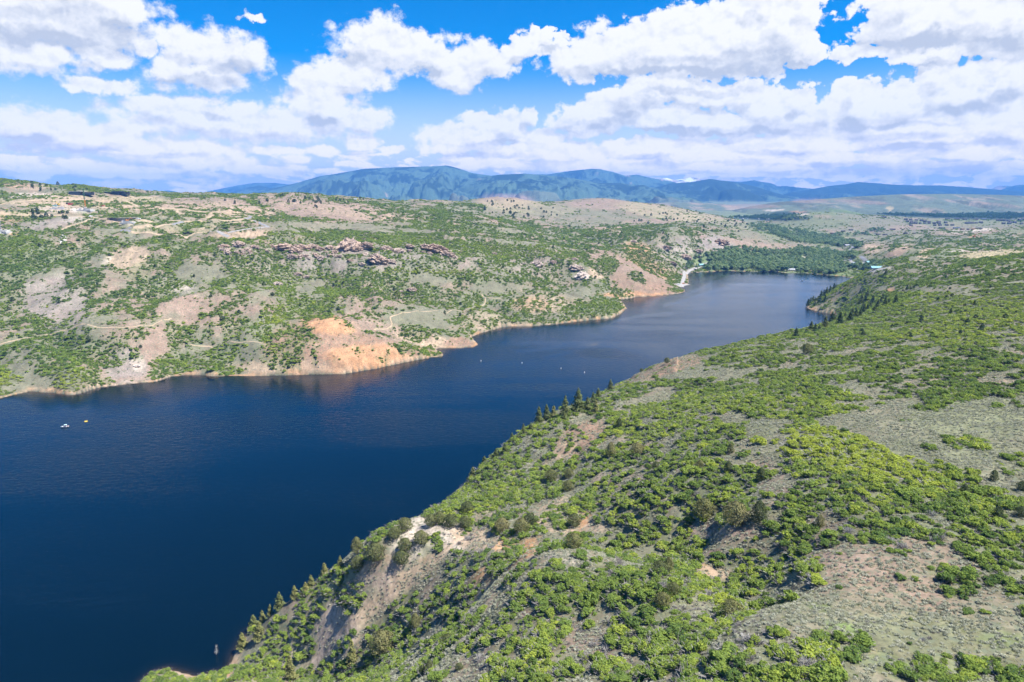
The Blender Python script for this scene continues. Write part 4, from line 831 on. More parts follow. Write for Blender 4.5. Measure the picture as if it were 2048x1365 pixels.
def candidates(y0, y1, rho, amin=-1.0, amax=1.1):
    w0 = (amax - amin)
    n = int(rho * .5 * (y1 * y1 - y0 * y0) * w0)
    Y = np.sqrt(RNG.uniform(y0 * y0, y1 * y1, n)); X = RNG.uniform(amin, amax, n) * Y
    return X, Y
SCR = SCRUB; NEARG = near.astype(float)
def far_from(X, Y, pts, r):
    """keep points farther than r from every point of a polyline sample"""
    ok = np.ones(len(X), bool)
    P2 = np.asarray(pts)
    x0, y0 = P2.min(0) - r; x1, y1 = P2.max(0) + r
    c = np.nonzero((X > x0) & (X < x1) & (Y > y0) & (Y < y1))[0]
    for i in range(0, len(c), 4000):
        j = c[i:i + 4000]
        d2 = (X[j, None] - P2[None, :, 0]) ** 2 + (Y[j, None] - P2[None, :, 1]) ** 2
        ok[j] &= d2.min(1) > r * r
    return ok
# ----------------------------------------------------------------- roads, tracks and paved lots (draped strips)
KEEP_CLEAR = []
ROADM = dict(dirt=flat_mat('pale_dirt', (.34, .265, .18), .95, .16, .12, .1), asphalt=flat_mat('grey_asphalt', (.20, .20, .21), .9, .12, .2, .2), gravel=flat_mat('pale_gravel', (.29, .275, .26), .95, .15, .15, .1))
def world_line(px, step=5.0):
    pts = [hit(u, v)[:2] for u, v in px]
    segs = [[pts[0]]]
    for p, q_ in zip(pts, pts[1:]):
        d = math.hypot(q_[0] - p[0], q_[1] - p[1])
        if d > 260 + .06 * p[1]: segs.append([q_]); continue
        segs[-1].append(q_)
    out = []
    for s in segs:
        if len(s) < 2: continue
        s = np.array(s); t = np.concatenate([[0], np.cumsum(np.hypot(*np.diff(s, axis=0).T))])
        tt = np.arange(0, t[-1], step); x = np.interp(tt, t, s[:, 0]); y = np.interp(tt, t, s[:, 1])
        for _ in range(6):
            if len(x) > 3: x[1:-1] = (x[:-2] + 2 * x[1:-1] + x[2:]) / 4; y[1:-1] = (y[:-2] + 2 * y[1:-1] + y[2:]) / 4
        out.append(np.stack([x, y], 1))
    return out
def road(name, px, width, mat, lift=.45, clear=True):
    width *= .6 if 'track' in name else .72
    V = []; Q = []
    for ln in world_line(px):
        if len(ln) < 2: continue
        d = np.gradient(ln, axis=0); nrm = unit(np.stack([-d[:, 1], d[:, 0]], 1)); b = len(V); k = 5
        for i in range(len(ln)):
            for j in range(k):
                p = ln[i] + nrm[i] * width * (j / (k - 1) - .5) * (1 + .12 * math.sin(i * .7 + j))
                V.append((p[0], p[1], max(float(ground(p[0:1], p[1:2])[0]), 0.05) + lift * (1 - .7 * abs(j - 2) / 2)))
        for i in range(len(ln) - 1):
            for j in range(k - 1): Q.append((b + i * k + j, b + i * k + j + 1, b + (i + 1) * k + j + 1, b + (i + 1) * k + j))
        if clear: KEEP_CLEAR.append((ln, width * .5 + 3.0))
    if not Q: return None
    me = bpy.data.meshes.new(name); fill_mesh(me, np.array(V), np.array(Q)); return tag(link(name, me, ROADM[mat]), kind='structure')
road('dirt_road', [(-20,412),(0,411),(29,405),(73,401.5),(132,402),(176,400),(234,399),(271,398),(300,396),(318,393)], 13, 'dirt')
road('dirt_road', [(246,400),(258,406),(274,414.5)], 10, 'dirt')
road('dirt_road', [(183,416),(220,417),(293,418.5),(344,417.5),(373,420),(402,423.5),(432,425),(460,427),(483,428.5),(497,432)], 13, 'dirt')
road('asphalt_road', [(497,432),(504,434),(498,437),(490,439)], 10, 'asphalt')
road('dirt_road', [(490,439),(476,441),(446,442.5),(417,442.5),(388,442),(366,444.5)], 12, 'dirt')
road('asphalt_road', [(366,444.5),(355,447),(344,450)], 9, 'asphalt')
road('dirt_road', [(344,450),(315,453),(300,454),(278,456),(262,457.5)], 11, 'dirt')
road('asphalt_road', [(262,457.5),(247,458.5),(241,459.5),(249,462),(262,464)], 9, 'asphalt')
road('dirt_road', [(262,464),(285,467),(318,470),(359,471),(388,468),(410,465)], 10, 'dirt')
road('dirt_road', [(-20,425),(0,426),(29,430.5),(59,432),(88,430),(117,430.5),(146,433),(183,435),(220,438),(278,442),(300,442),(344,441.5),(366,443)], 14, 'dirt')
road('dirt_road', [(354,421),(358,426),(363,430)], 9, 'dirt')
road('dirt_road', [(426,426),(421,432),(412,438)], 11, 'dirt')
road('asphalt_road', [(507,441),(512,445),(520,448),(534,453),(540,455)], 9, 'asphalt')
road('gravel_road', [(540,455),(520,456),(490,459),(468,464),(452,467)], 9, 'gravel')
road('gravel_road', [(420,464),(446,470),(461,475)], 9, 'gravel')
road('dirt_road', [(402,459),(432,452),(461,448),(490,445),(507,442)], 9, 'dirt')
road('dirt_road', [(60,472),(95,465),(130,456),(165,447),(185,440)], 8, 'dirt')
road('dirt_track', [(-10,692),(16,684),(82,671),(123,660),(175,650)], 3.2, 'dirt', .3)
road('dirt_track', [(175,650),(191,656),(225,658),(260,657),(314,646),(330,640),(347,637)], 3.0, 'dirt', .3)
road('dirt_track', [(380,690),(420,690),(470,687),(530,690)], 2.6, 'dirt', .3)
road('dirt_track', [(748,660),(770,658),(786,656),(789,649),(775,640),(781,632),(813,626),(850,625),(895,624),(936,619),(964,612),(973,604),(967,594),(961,586)], 3.4, 'dirt', .3)
road('dirt_track', [(975,596),(988,597),(1005,598)], 2.4, 'dirt', .3)
road('asphalt_road', [(1731,523),(1727,518),(1720,513),(1710,507),(1697,505),(1694,503),(1700,499),(1707,495),(1700,492)], 13, 'asphalt')
road('gravel_road', [(1364,575),(1365,566),(1368,556),(1369,548),(1376,543),(1386,539),(1399,533),(1418,526)], 11, 'gravel')
road('gravel_lot', [(1354,571),(1368,570),(1374,569)], 22, 'gravel')
road('gravel_road', [(1685,521),(1705,526),(1730,525.5),(1742,526)], 10, 'gravel')
road('gravel_road', [(1706,545),(1735,546),(1760,541),(1778,535)], 12, 'gravel')
# ----------------------------------------------------------------- small mesh kit for built things
class MB:
    def __init__(s): s.v = []; s.q = []
    def box(s, x0, x1, y0, y1, z0, z1, taper=0.0):
        b = len(s.v); t = taper
        s.v += [(x0, y0, z0), (x1, y0, z0), (x1, y1, z0), (x0, y1, z0), (x0 + t, y0 + t, z1), (x1 - t, y0 + t, z1), (x1 - t, y1 - t, z1), (x0 + t, y1 - t, z1)]
        s.q += [tuple(b + i for i in f) for f in ((0, 3, 2, 1), (4, 5, 6, 7), (0, 1, 5, 4), (1, 2, 6, 5), (2, 3, 7, 6), (3, 0, 4, 7))]; return s
    def bar(s, p0, p1, r, n=4, r1=None):
        p0 = np.array(p0, float); p1 = np.array(p1, float); r1 = r if r1 is None else r1
        ax = unit(p1 - p0); u = unit(np.cross(ax, [.31, .93, .2])); w = np.cross(ax, u); b = len(s.v)
        for p, rr in ((p0, r), (p1, r1)):
            for j in range(n): s.v.append(tuple(p + rr * (math.cos((j + .5) * 2 * math.pi / n) * u + math.sin((j + .5) * 2 * math.pi / n) * w)))
        for j in range(n): s.q.append((b + j, b + (j + 1) % n, b + n + (j + 1) % n, b + n + j))
        for e in (0, 1):
            c = len(s.v); s.v.append(tuple(p1 if e else p0))
            for j in range(0, n): s.q.append((c, b + e * n + j, b + e * n + (j + 1) % n, c) if False else (b + e * n + j, b + e * n + (j + 1) % n, c))
        return s
    def gable(s, x0, x1, y0, y1, z0, h, over=.5, th=.35):
        """pitched roof, ridge along x"""
        ym = (y0 + y1) / 2; b = len(s.v)
        for x in (x0 - over, x1 + over):
            s.v += [(x, y0 - over, z0 - over * .5), (x, ym, z0 + h), (x, y1 + over, z0 - over * .5), (x, y0 - over, z0 - over * .5 + th), (x, ym, z0 + h + th), (x, y1 + over, z0 - over * .5 + th)]
        for i, j in ((3, 4), (4, 5)): s.q.append((b + i, b + 6 + i, b + 6 + j, b + j))
        for i, j in ((0, 1), (1, 2)): s.q.append((b + i, b + j, b + 6 + j, b + 6 + i))
        for o in (0, 6):
            s.q += [(b + o, b + o + 1, b + o + 4, b + o + 3), (b + o + 1, b + o + 2, b + o + 5, b + o + 4)]
        s.q += [(b, b + 3, b + 9, b + 6), (b + 2, b + 8, b + 11, b + 5)]
        return s
    def poly(s, pts, faces):
        b = len(s.v); s.v += [tuple(p) for p in pts]; s.q += [tuple(b + i for i in f) for f in faces]; return s
    def build(s, name, mat, parent=None, smooth=False):
        me = bpy.data.meshes.new(name); me.from_pydata([tuple(map(float, p)) for p in s.v], [], s.q); me.update()
        if smooth: me.polygons.foreach_set('use_smooth', np.ones(len(me.polygons), bool))
        return link(name, me, mat, parent)
def thing(name, label, cat, loc, rz=0.0, group=None):
    o = bpy.data.objects.new(name, None); COL.objects.link(o); o.location = loc; o.rotation_euler = (0, 0, rz); o.empty_display_size = .5
    return tag(o, label, cat, group)
def dup(root, loc, rz, label, sc=None):
    def cp(o, parent):
        c = o.copy(); COL.objects.link(c); c.parent = parent
        for ch in o.children: cp(ch, c)
        return c
    r = cp(root, None); r.location = loc; r.rotation_euler = (0, 0, rz); r['label'] = label
    if sc: r.scale = sc
    return r
BM = dict(dark=flat_mat('dark_cladding', (.035, .036, .042), .6, .2, .3), roofgrey=flat_mat('pale_metal_roof', (.34, .35, .37), .5, .12, .2), darkroof=flat_mat('dark_shingles', (.055, .05, .055), .8, .2, .3), glass=flat_mat('window_glass', (.05, .075, .09), .12, .1, 1, .6),
    wood=flat_mat('brown_timber', (.17, .10, .06), .85, .25, .4), concrete=flat_mat('fresh_concrete', (.44, .43, .41), .9, .14, .3), white=flat_mat('white_paint', (.78, .78, .77), .4, .05, 2), orange=flat_mat('orange_paint', (.62, .22, .03), .5, .12, .6), yellow=flat_mat('yellow_paint', (.70, .48, .05), .5, .12, .6),
    red=flat_mat('red_paint', (.45, .06, .045), .45, .1, .6), black=flat_mat('black_rubber', (.02, .02, .022), .7, .1, 1), green=flat_mat('green_steel', (.05, .12, .07), .6, .15, .5), teal=flat_mat('teal_roof', (.20, .37, .40), .5, .1, .3), beige=flat_mat('beige_wall', (.45, .38, .30), .8, .15, .3), greywall=flat_mat('grey_wall', (.30, .29, .29), .8, .15, .3),
    steel=flat_mat('grey_steel', (.32, .33, .34), .45, .1, 1, .4, .4), blue=flat_mat('blue_roof', (.05, .07, .12), .6, .15, .3), cyan=flat_mat('pale_canopy', (.55, .72, .74), .6, .08, 1), maroon=flat_mat('maroon_seat', (.30, .07, .06), .6, .1, 1), wet=flat_mat('weathered_wood', (.42, .39, .36), .9, .25, 1.5))
def ground1(x, y): return float(ground(np.array([x]), np.array([y]))[0])
def spot(u, v): x, y, z = hit(u, v); return x, y, ground1(x, y)
def faceme(x, y): return math.atan2(-x, y)      # turn a thing's front (-y) towards the viewpoint's side of the valley
# --- the two dark houses on the skyline
def dark_house(u, v, label, vols, rz):
    x, y, z = spot(u, v); t = thing('dark_house', label, 'house', (x, y, z - 1.2), rz)
    KEEP_CLEAR.append((np.array([(x, y)]), 32.0))
    for (x0, x1, y0, y1, h, roof) in vols:
        MB().box(x0, x1, y0, y1, 0, h).build('wall', BM['dark'], t)
        MB().box(x0 - 1.2, x1 + 1.2, y0 - 1.6, y1 + 1.0, h, h + .8).build('roof', BM[roof], t)
        n = max(2, int((x1 - x0) / 4)); w = MB()
        f = MB(); f.box(x0 + .8, x1 - .8, y0 - .14, y0 - .003, 1.6, h - 1.0).build('window', BM['glass'], t)
    return t
dark_house(163, 390, 'low dark modern house with pale grey roof and a second wing', [(-29, 0, -8, 8, 9.5, 'roofgrey'), (3, 30, -6, 9, 7.5, 'darkroof')], .05)
dark_house(234, 389.5, 'long dark house of three flat roofed blocks on the skyline', [(-33, -12, -6, 8, 7, 'darkroof'), (-10, 16, -9, 8, 9.5, 'blue'), (18, 34, -8, 7, 7.5, 'dark')], -.05)
# --- concrete foundations, unfinished buildings
def foundation(u, v, w, d, label, seed):
    rng = random.Random(seed); x, y, z = spot(u, v); t = thing('concrete_foundation', label, 'foundation', (x, y, z), rng.uniform(-.2, .2)); KEEP_CLEAR.append((np.array([(x, y)]), w * .6))
    MB().box(-w / 2, w / 2, -d / 2, d / 2, -3, .9).build('slab', BM['concrete'], t)
    for k in range(6):
        xx = rng.uniform(-w / 2, w / 2 - 6); yy = rng.uniform(-d / 2, d / 2 - .6)
        if k % 2: MB().box(xx, xx + rng.uniform(6, 14), yy, yy + .6, .9, rng.uniform(2.6, 5)).build('wall', BM['concrete'], t)
        else: MB().box(xx, xx + .6, yy - 4, yy + 3, .9, rng.uniform(2.6, 5)).build('wall', BM['greywall'], t)
foundation(171, 421, 36, 16, 'white concrete foundation walls at the foot of the tall mast', 3)
foundation(117, 418, 34, 15, 'white concrete foundation beside the yellow excavator', 5)
foundation(6, 465, 26, 14, 'pale concrete foundation above the green slope at the left edge', 8)
foundation(256, 446, 30, 10, 'pale concrete slab in front of the long dark roof', 11)
x, y, z = spot(252, 441.5); t = thing('unfinished_building', 'unfinished building with a long dark flat roof between dirt roads', 'building', (x, y, z - 1), .02); KEEP_CLEAR.append((np.array([(x, y)]), 36.0))
MB().box(-34, 34, -7, 9, 0, 3.2).build('wall', BM['greywall'], t); MB().box(-37, 26, -9, 10, 5.2, 6.4).build('roof', BM['darkroof'], t)
for k in range(7): MB().box(-35 + k * 9.5, -34.3 + k * 9.5, -8.6, -7.9, 0, 5.2).build('post', BM['wood'], t)
# --- lattice masts
def mast(u, v, h, label, mats):
    x, y, z = spot(u, v); t = thing('lattice_mast', label, 'crane', (x, y, z))
    MB().box(-2.2, 2.2, -2.2, 2.2, -1, 1.6).build('base', BM['concrete'], t)
    for i, (z0, z1, mt) in enumerate(((1.6, h * .42, mats[0]), (h * .42, h, mats[1]))):
        m = MB(); r = .95
        for sx in (-r, r):
            for sy in (-r, r): m.bar((sx, sy, z0), (sx, sy, z1), .22)
        zz = z0; k = 0
        while zz < z1 - 2:
            s_ = 1 if k % 2 else -1
            m.bar((-r * s_, -r, zz), (r * s_, -r, zz + 2.4), .13); m.bar((-r * s_, r, zz), (r * s_, r, zz + 2.4), .13); m.bar((-r, -r * s_, zz), (-r, r * s_, zz + 2.4), .13); m.bar((r, -r * s_, zz), (r, r * s_, zz + 2.4), .13)
            zz += 2.4; k += 1
        m.build('mast_section', BM[mt], t)
    MB().bar((0, 0, h), (0, 0, h + 5), .25, 6, .08).build('tip', BM['steel'], t)
mast(171, 415.5, 44, 'tall thin lattice mast, orange below and green above, on the construction pad', ('orange', 'green'))
mast(1, 461, 34, 'pale lattice mast at the left edge of the hillside', ('steel', 'white'))
# --- vehicles
def car(u, v, mat, label, rz, name='parked_car', L_=4.6, sc=1.0, z=None, xy=None, group=None):
    x, y, z0 = spot(u, v) if xy is None else (*xy, ground1(*xy))
    t = thing(name, label, 'car', (x, y, z0 + .5), rz, group); t.scale = (sc, sc, sc)
    b = MB(); prof = [(-2.3, .35), (-2.3, .95), (-1.9, 1.05), (2.0, 1.0), (2.3, .8), (2.3, .35)]
    def ext(m, pr, w):
        n = len(pr); m.poly([(px, -w, pz) for px, pz in pr] + [(px, w, pz) for px, pz in pr], [tuple(range(n))[::-1], tuple(range(n, 2 * n))] + [(i, (i + 1) % n, n + (i + 1) % n, n + i) for i in range(n)])
    ext(b, prof, .9); ext(b, [(-1.5, 1.04), (-1.0, 1.62), (.5, 1.62), (1.2, 1.0)], .78); b.build('body', BM[mat], t)
    g = MB(); ext(g, [(-1.3, 1.1), (-.93, 1.52), (.42, 1.52), (.95, 1.1)], .80); g.build('window', BM['glass'], t)
    for sx in (-1.45, 1.45):
        for sy in (-.85, .85): MB().bar((sx, sy - .12, .34), (sx, sy + .12, .34), .36, 10).build('wheel', BM['black'], t)
    return t
car(368, 468.5, 'black', 'black car parked on the dirt road behind the scrub', .1, sc=1.7)
car(376, 467.5, 'dark', 'dark pickup-sized car beside another black car on the dirt road', -.1, sc=1.9)
car(188, 413, 'black', 'black car on the dirt pad right of the tall mast', .2, sc=1.6)
car(206, 413.3, 'red', 'red car on the dirt pad right of the tall mast', .0, sc=1.6)
car(1362, 551, 'red', 'red car beside the lakeside gravel road', 1.2, sc=1.5)
car(1367, 568.5, 'orange', 'orange-red car on the gravel lot at the water', .2, sc=1.5)
car(1357, 570.5, 'white', 'white car on the gravel lot at the water', .5, sc=1.5)
car(277, 439.5, 'white', 'white van near the end of the long dark roof', .1, sc=1.9)
car(182, 434.5, 'white', 'white van beside the pale dirt road below the mast', 1.3, sc=1.8)
def excavator(u, v, mat, label, rz, sc=1.0):
    x, y, z = spot(u, v); t = thing('excavator', label, 'excavator', (x, y, z + .3), rz); t.scale = (sc,) * 3
    for sy in (-1.1, 1.1): MB().box(-1.9, 1.9, sy - .3, sy + .3, 0, .8, .1).build('track', BM['black'], t)
    MB().box(-1.8, 1.3, -1.2, 1.2, .9, 1.9, .1).build('body', BM[mat], t); MB().box(.1, 1.3, -1.1, 0, 1.9, 3.0, .12).build('cab', BM['glass'], t)
    m = MB(); m.bar((1.2, .4, 1.6), (3.6, .4, 4.2), .25, 4, .2); m.bar((3.6, .4, 4.2), (5.4, .4, 1.8), .2, 4, .14); m.build('boom', BM[mat], t); MB().box(5.0, 5.8, -.1, .9, .9, 1.8, .15).build('bucket', BM['steel'], t)
excavator(117, 411.5, 'yellow', 'yellow excavator at the edge of the upper foundation', 2.6, 2.0)
excavator(255, 443.5, 'orange', 'orange excavator under the front of the long dark roof', .3, 1.9)
excavator(1948, 474.5, 'orange', 'orange excavator on the pale dug ground of the far right slope', .4, 2.0)
for u, v, mt, lb in ((141, 410, 'red', 'red shipping container at the upper construction pad'), (137, 409, 'dark', 'dark shipping container beside a red one'), (110, 413.5, 'teal', 'pale teal shipping container beside the yellow excavator')):
    x, y, z = spot(u, v); t = thing('shipping_container', lb, 'container', (x, y, z), .1)
    MB().box(-5, 5, -1.6, 1.6, 0, 3.4).build('shell', BM[mt], t); MB().box(-5.06, -5.003, -1.3, 1.3, .2, 3.2).build('door', BM['steel'], t)
x, y, z = spot(712, 400.5); t = thing('work_truck', 'yellow and white truck parked on the bare skyline', 'truck', (x, y, z), .05); t.scale = (1.5,) * 3
MB().box(-5, 2, -1.3, 1.3, 1, 3.4).build('cargo_box', BM['white'], t); MB().box(2.2, 4.4, -1.25, 1.25, .8, 3.0, .25).build('cab', BM['yellow'], t)
for sx in (-3.5, -2.2, 3.2):
    for sy in (-1.1, 1.1): MB().bar((sx, sy - .2, .5), (sx, sy + .2, .5), .5, 10).build('wheel', BM['black'], t)
# --- pavilions at the head of the lake
def pavilion(u, v, w, d, roof, label, rz, wall='beige'):
    x, y, z = spot(u, v); t = thing('park_pavilion', label, 'building', (x, y, z - .3), rz); KEEP_CLEAR.append((np.array([(x, y)]), w * .9))
    MB().box(-w / 2, w / 2, -d / 2, d / 2, 0, 3.2).build('wall', BM[wall], t); MB().gable(-w / 2, w / 2, -d / 2, d / 2, 3.2, 2.6, 1.4).build('roof', BM[roof], t)
    MB().box(-w * .3, w * .3, -d / 2 - .12, -d / 2 - .003, 1, 2.6).build('window', BM['glass'], t)
pavilion(1711, 530, 20, 11, 'teal', 'small pavilion with teal roof left of the dark grove by the valley road', .3)
pavilion(1752, 538.5, 18, 10, 'teal', 'larger pavilion with pale teal roof near the hill foot', -.1, 'concrete')
pavilion(1735, 527, 14, 7, 'teal', 'little teal roofed hut beside the gravel road bend', .6)
pavilion(1402, 532, 14, 8, 'teal', 'white hut with pale teal roof at the lakeside road', .4, 'white')
pavilion(1582, 541.5, 18, 9, 'roofgrey', 'low grey roofed boathouse among the cottonwoods on the far shore', .0)
pavilion(1694, 492.5, 16, 8, 'roofgrey', 'brown building with grey roof above the highway bend', .1, 'wood')
# --- houses of the valley settlements
def gable_house(u, v, w, d, h, roofh, wallm, roofm, label, group, rz):
    x, y, z = spot(u, v); t = thing('gable_house', label, 'house', (x, y, z - 1.5), rz, group); t.scale = (y / 5600,) * 3
    MB().box(-w / 2, w / 2, -d / 2, d / 2, 0, h + 1.5).build('wall', BM[wallm], t); MB().gable(-w / 2, w / 2, -d / 2, d / 2, h + 1.5, roofh, .9).build('roof', BM[roofm], t)
    for k in (-1, 1): MB().box(k * w * .25 - w * .1, k * w * .25 + w * .1, -d / 2 - .15, -d / 2 - .004, 2.6, h + .6).build('window', BM['glass'], t)
    return t
def z5(x, y): return 1660 + x * .1895, 400 + y * .1895
first = None
for i, (px, py) in enumerate([(800,208),(850,212),(910,215),(965,222),(815,230),(860,235),(905,238),(1000,230),(1045,235),(860,248),(905,250),(950,250),(1000,248),(1045,248),(1145,240),(1100,250),(1150,250),(855,270),(1105,270),(1160,268),(1230,268),(1290,268),(1220,243),(1440,249),(1475,248),(1510,247),(1545,246),(1590,243),(1770,218),(1810,221),(1850,223),(1885,224),(1905,240),(1950,240),(2000,215),(2035,208),(1830,252),(1890,252),(2020,254)]):
    u, v = z5(px, py + 5); lab = 'dark brown house with steep gable roof in the clustered hillside estate' if px < 1400 else 'dark roofed house in the row at the far edge of the valley'
    grp = 'houses of the clustered estate' if px < 1400 else 'houses along the valley row'
    if first is None: first = gable_house(u, v, 24, 14, 7.5, 7.0, 'dark', 'darkroof', lab, grp, .1)
    else:
        x, y, z = spot(u, v); o = dup(first, (x, y, z - 1.5), random.uniform(-.5, .5), lab, (random.uniform(.85, 1.15) * y / 5600,) * 3); o['group'] = grp
for i, (px, py, w, wm, rm, lb) in enumerate([(1335,300,52,'dark','blue','large dark blue roofed lodge between the estate and the pale dug ground'),(1175,300,34,'dark','darkroof','wide dark house left of the large blue roofed lodge'),(1210,322,30,'dark','darkroof','dark house below the wide dark house near the lodge'),(660,314,42,'dark','darkroof','long dark house alone on the tan slope below the estate'),(565,185,40,'dark','darkroof','dark flat looking house alone on the crest of the valley knoll'),
    (510,366,30,'dark','darkroof','dark farmhouse left of a bright roof on the valley meadow'),(580,369,34,'dark','darkroof','dark barn in the middle of the valley meadow'),(800,356,34,'dark','darkroof','dark house at the foot of the sage slope by the meadow'),(885,357,22,'wood','darkroof','brown cabin right of the dark house by the meadow'),(140,334,28,'dark','darkroof','dark house at the foot of the valley knoll'),(220,320,30,'dark','darkroof','dark house higher on the foot of the valley knoll'),(20,358,26,'wood','darkroof','brown house among the valley cottonwoods'),
    (1400,314,28,'wood','wood','unfinished brown house leftmost on the pale dug strip'),(1465,314,30,'wood','darkroof','brown house second along the pale dug strip'),(1512,313,26,'wood','wood','unfinished brown house third along the pale dug strip'),(1552,303,26,'wood','darkroof','brown house behind the pale dug strip'),(1592,306,20,'wood','darkroof','small brown house at the right end of the pale dug strip'),
    (1240,204,34,'wood','darkroof','wide brown house at the near edge of the dark valley trees'),(1340,206,34,'wood','darkroof','brown roofed house by the dark valley trees, above the lodge'),(1420,208,28,'dark','darkroof','dark house on the green valley floor by the tree belt'),(1540,209,30,'wood','darkroof','brown house on the green valley floor by the tree belt'),(1622,208,40,'dark','blue','long blue roofed hall beside the valley tree belt')]):
    u, v = z5(px, py + 3); gable_house(u, v, w, 13, 6, 4.5, wm, rm, lb, None, random.uniform(-.1, .1))
first = None
for i in range(26):
    u = random.uniform(1482, 1545); v = random.uniform(433.5, 440)
    if first is None: first = gable_house(u, v, 17, 11, 5, 3.5, 'concrete', 'roofgrey', 'pale house of the small town on the valley floor', 'pale town houses', .3)
    else:
        x, y, z = spot(u, v); dup(first, (x, y, z - 1.5), random.uniform(-1.5, 1.5), 'pale house of the small town on the valley floor')
for i in range(30):
    u = random.uniform(1840, 1960); v = random.uniform(428.2, 432)
    x, y, z = spot(u, v); o = dup(first, (x, y, z - 1.5), random.uniform(-1.5, 1.5), 'pale house strung along the foot of the far green ridge'); o['group'] = 'pale houses below the far ridge'
# --- on the water
def motorboat(x, y, rz, label, sc=1.0):
    t = thing('motorboat', label, 'boat', (x, y, 0), rz); t.scale = (sc,) * 3
    st = [(-3.0, 1.15, -.25, .75), (-1.5, 1.25, -.3, .78), (.3, 1.22, -.3, .85), (1.7, .95, -.15, .98), (2.7, .42, .15, 1.1), (3.2, .04, .7, 1.16)]
    V = []; Q = []
    for (sx, w, zb, zt) in st: V += [(sx, -w, zt), (sx, -w * .82, zb * .4 + .15), (sx, 0, zb), (sx, w * .82, zb * .4 + .15), (sx, w, zt)]
    for i in range(5):
        for j in range(4): Q.append((5 * i + j, 5 * i + j + 1, 5 * i + 6 + j, 5 * i + 5 + j))
    Q.append((0, 1, 2, 3, 4)); m = MB(); m.poly(V, Q); m.build('hull', BM['white'], t, True)
    d = MB(); d.poly([(sx, s_ * w * .97, zt - (.0 if sx > .8 else .32)) for (sx, w, zb, zt) in st for s_ in (-1, 1)], [(2 * i, 2 * i + 2, 2 * i + 3, 2 * i + 1) for i in range(5)]); d.build('deck', BM['white'], t)
    for sx, sy in ((-.2, -.5), (-.2, .5)): MB().box(sx - .3, sx + .3, sy - .3, sy + .3, .5, .95, .04).box(sx - .34, sx - .24, sy - .3, sy + .3, .9, 1.35).build('seat', BM['maroon'], t)
    MB().box(-2.7, -1.9, -.9, .9, .5, .9, .05).build('bench', BM['maroon'], t)
    g = MB(); g.poly([(1.1, -.95, .9), (1.1, .95, .9), (.55, .8, 1.5), (.55, -.8, 1.5), (.2, -1.15, .9), (.2, 1.15, .9)], [(0, 1, 2, 3), (4, 0, 3), (1, 5, 2)]); g.build('windshield', BM['glass'], t)
    c = MB(); c.poly([(-1.7, -1.1, 2.15), (-.6, -1.1, 2.35), (.6, -1.1, 2.2), (-1.7, 1.1, 2.15), (-.6, 1.1, 2.35), (.6, 1.1, 2.2)], [(0, 1, 4, 3), (1, 2, 5, 4)]); c.build('canopy', BM['cyan'], t)
    for sx, sy in ((-1.6, -1.08), (-1.6, 1.08), (.5, -1.08), (.5, 1.08)): MB().bar((sx * .6, sy, .8), (sx, sy, 2.2), .04, 5).build('canopy_post', BM['steel'], t)
    MB().box(-3.5, -3.0, -.25, .25, -.2, .9, .08).build('outboard_motor', BM['black'], t)
bx, by, _ = hit(130, 855); motorboat(bx, by, math.radians(205), 'white motorboat with pale canopy pulling a yellow float', 1.05)
tx, ty, _ = hit(172, 844); V = []; Q = []
for i in range(20):
    for j in range(8):
        a, b_ = i * 2 * math.pi / 20, j * 2 * math.pi / 8; V.append(((1.0 + .36 * math.cos(b_)) * math.cos(a) * 1.15, (1.0 + .36 * math.cos(b_)) * math.sin(a), .32 + .36 * math.sin(b_)))
        Q.append((i * 8 + j, ((i + 1) % 20) * 8 + j, ((i + 1) % 20) * 8 + (j + 1) % 8, i * 8 + (j + 1) % 8))
t = thing('towed_float', 'yellow inflatable float towed behind the white motorboat', 'float', (tx, ty, 0), .4); m = MB(); m.poly(V, Q); m.build('tube', BM['yellow'], t, True)
MB().box(-.9, .9, -.8, .8, .15, .3, .05).build('floor_panel', BM['white'], t)
fx, fy, _ = hit(1604, 562.5); motorboat(fx, fy, math.radians(170), 'tiny white boat far off near the head of the lake', .95)
def buoy(u, v, label):
    x, y, _ = hit(u, v); t = thing('marker_buoy', label, 'buoy', (x, y, 0), 0, 'white marker buoys across the lake')
    MB().bar((0, 0, -.3), (0, 0, .25), .62, 12).build('float_collar', BM['white'], t); MB().bar((0, 0, .25), (0, 0, 1.5), .42, 12, .36).build('body', BM['white'], t); MB().bar((0, 0, .85), (0, 0, 1.05), .425, 12).build('band', BM['orange'], t)
for u, v, lb in ((962, 723, 'white marker buoy closest to the orange shore point'), (1044, 727, 'white marker buoy second out from the orange shore point'), (1122, 738, 'white marker buoy third out from the orange shore point'), (1169, 746, 'white marker buoy closest to the near green hill')): buoy(u, v, lb)
# --- drowned dead tree and driftwood in the cove
x, y, _ = hit(432, 1310); t = thing('dead_tree', 'bare grey dead tree standing in the dark cove water', 'tree', (x, y, -1.0), .3)
m = MB(); m.bar((0, 0, 0), (.4, .1, 4.2), .16, 6, .1); m.bar((.4, .1, 4.2), (.2, .2, 6.4), .1, 6, .03); m.build('trunk', BM['wet'], t)
m = MB(); rr = random.Random(4)
for k in range(34):
    z0 = rr.uniform(1.3, 5.6); a = rr.uniform(0, 6.28); ln = rr.uniform(.6, 1.7) * (1 - z0 / 8.5); x0 = .4 * z0 / 4.2
    e = (x0 + math.cos(a) * ln, math.sin(a) * ln, z0 + rr.uniform(-.2, .7)); m.bar((x0, .08, z0), e, .04, 4, .012)
    for q_ in range(2): m.bar((x0 + math.cos(a) * ln * .6, math.sin(a) * ln * .6, z0 + .2), (e[0] + rr.uniform(-.4, .4), e[1] + rr.uniform(-.4, .4), e[2] + rr.uniform(-.1, .5)), .022, 4, .008)
m.build('branches', BM['wet'], t)
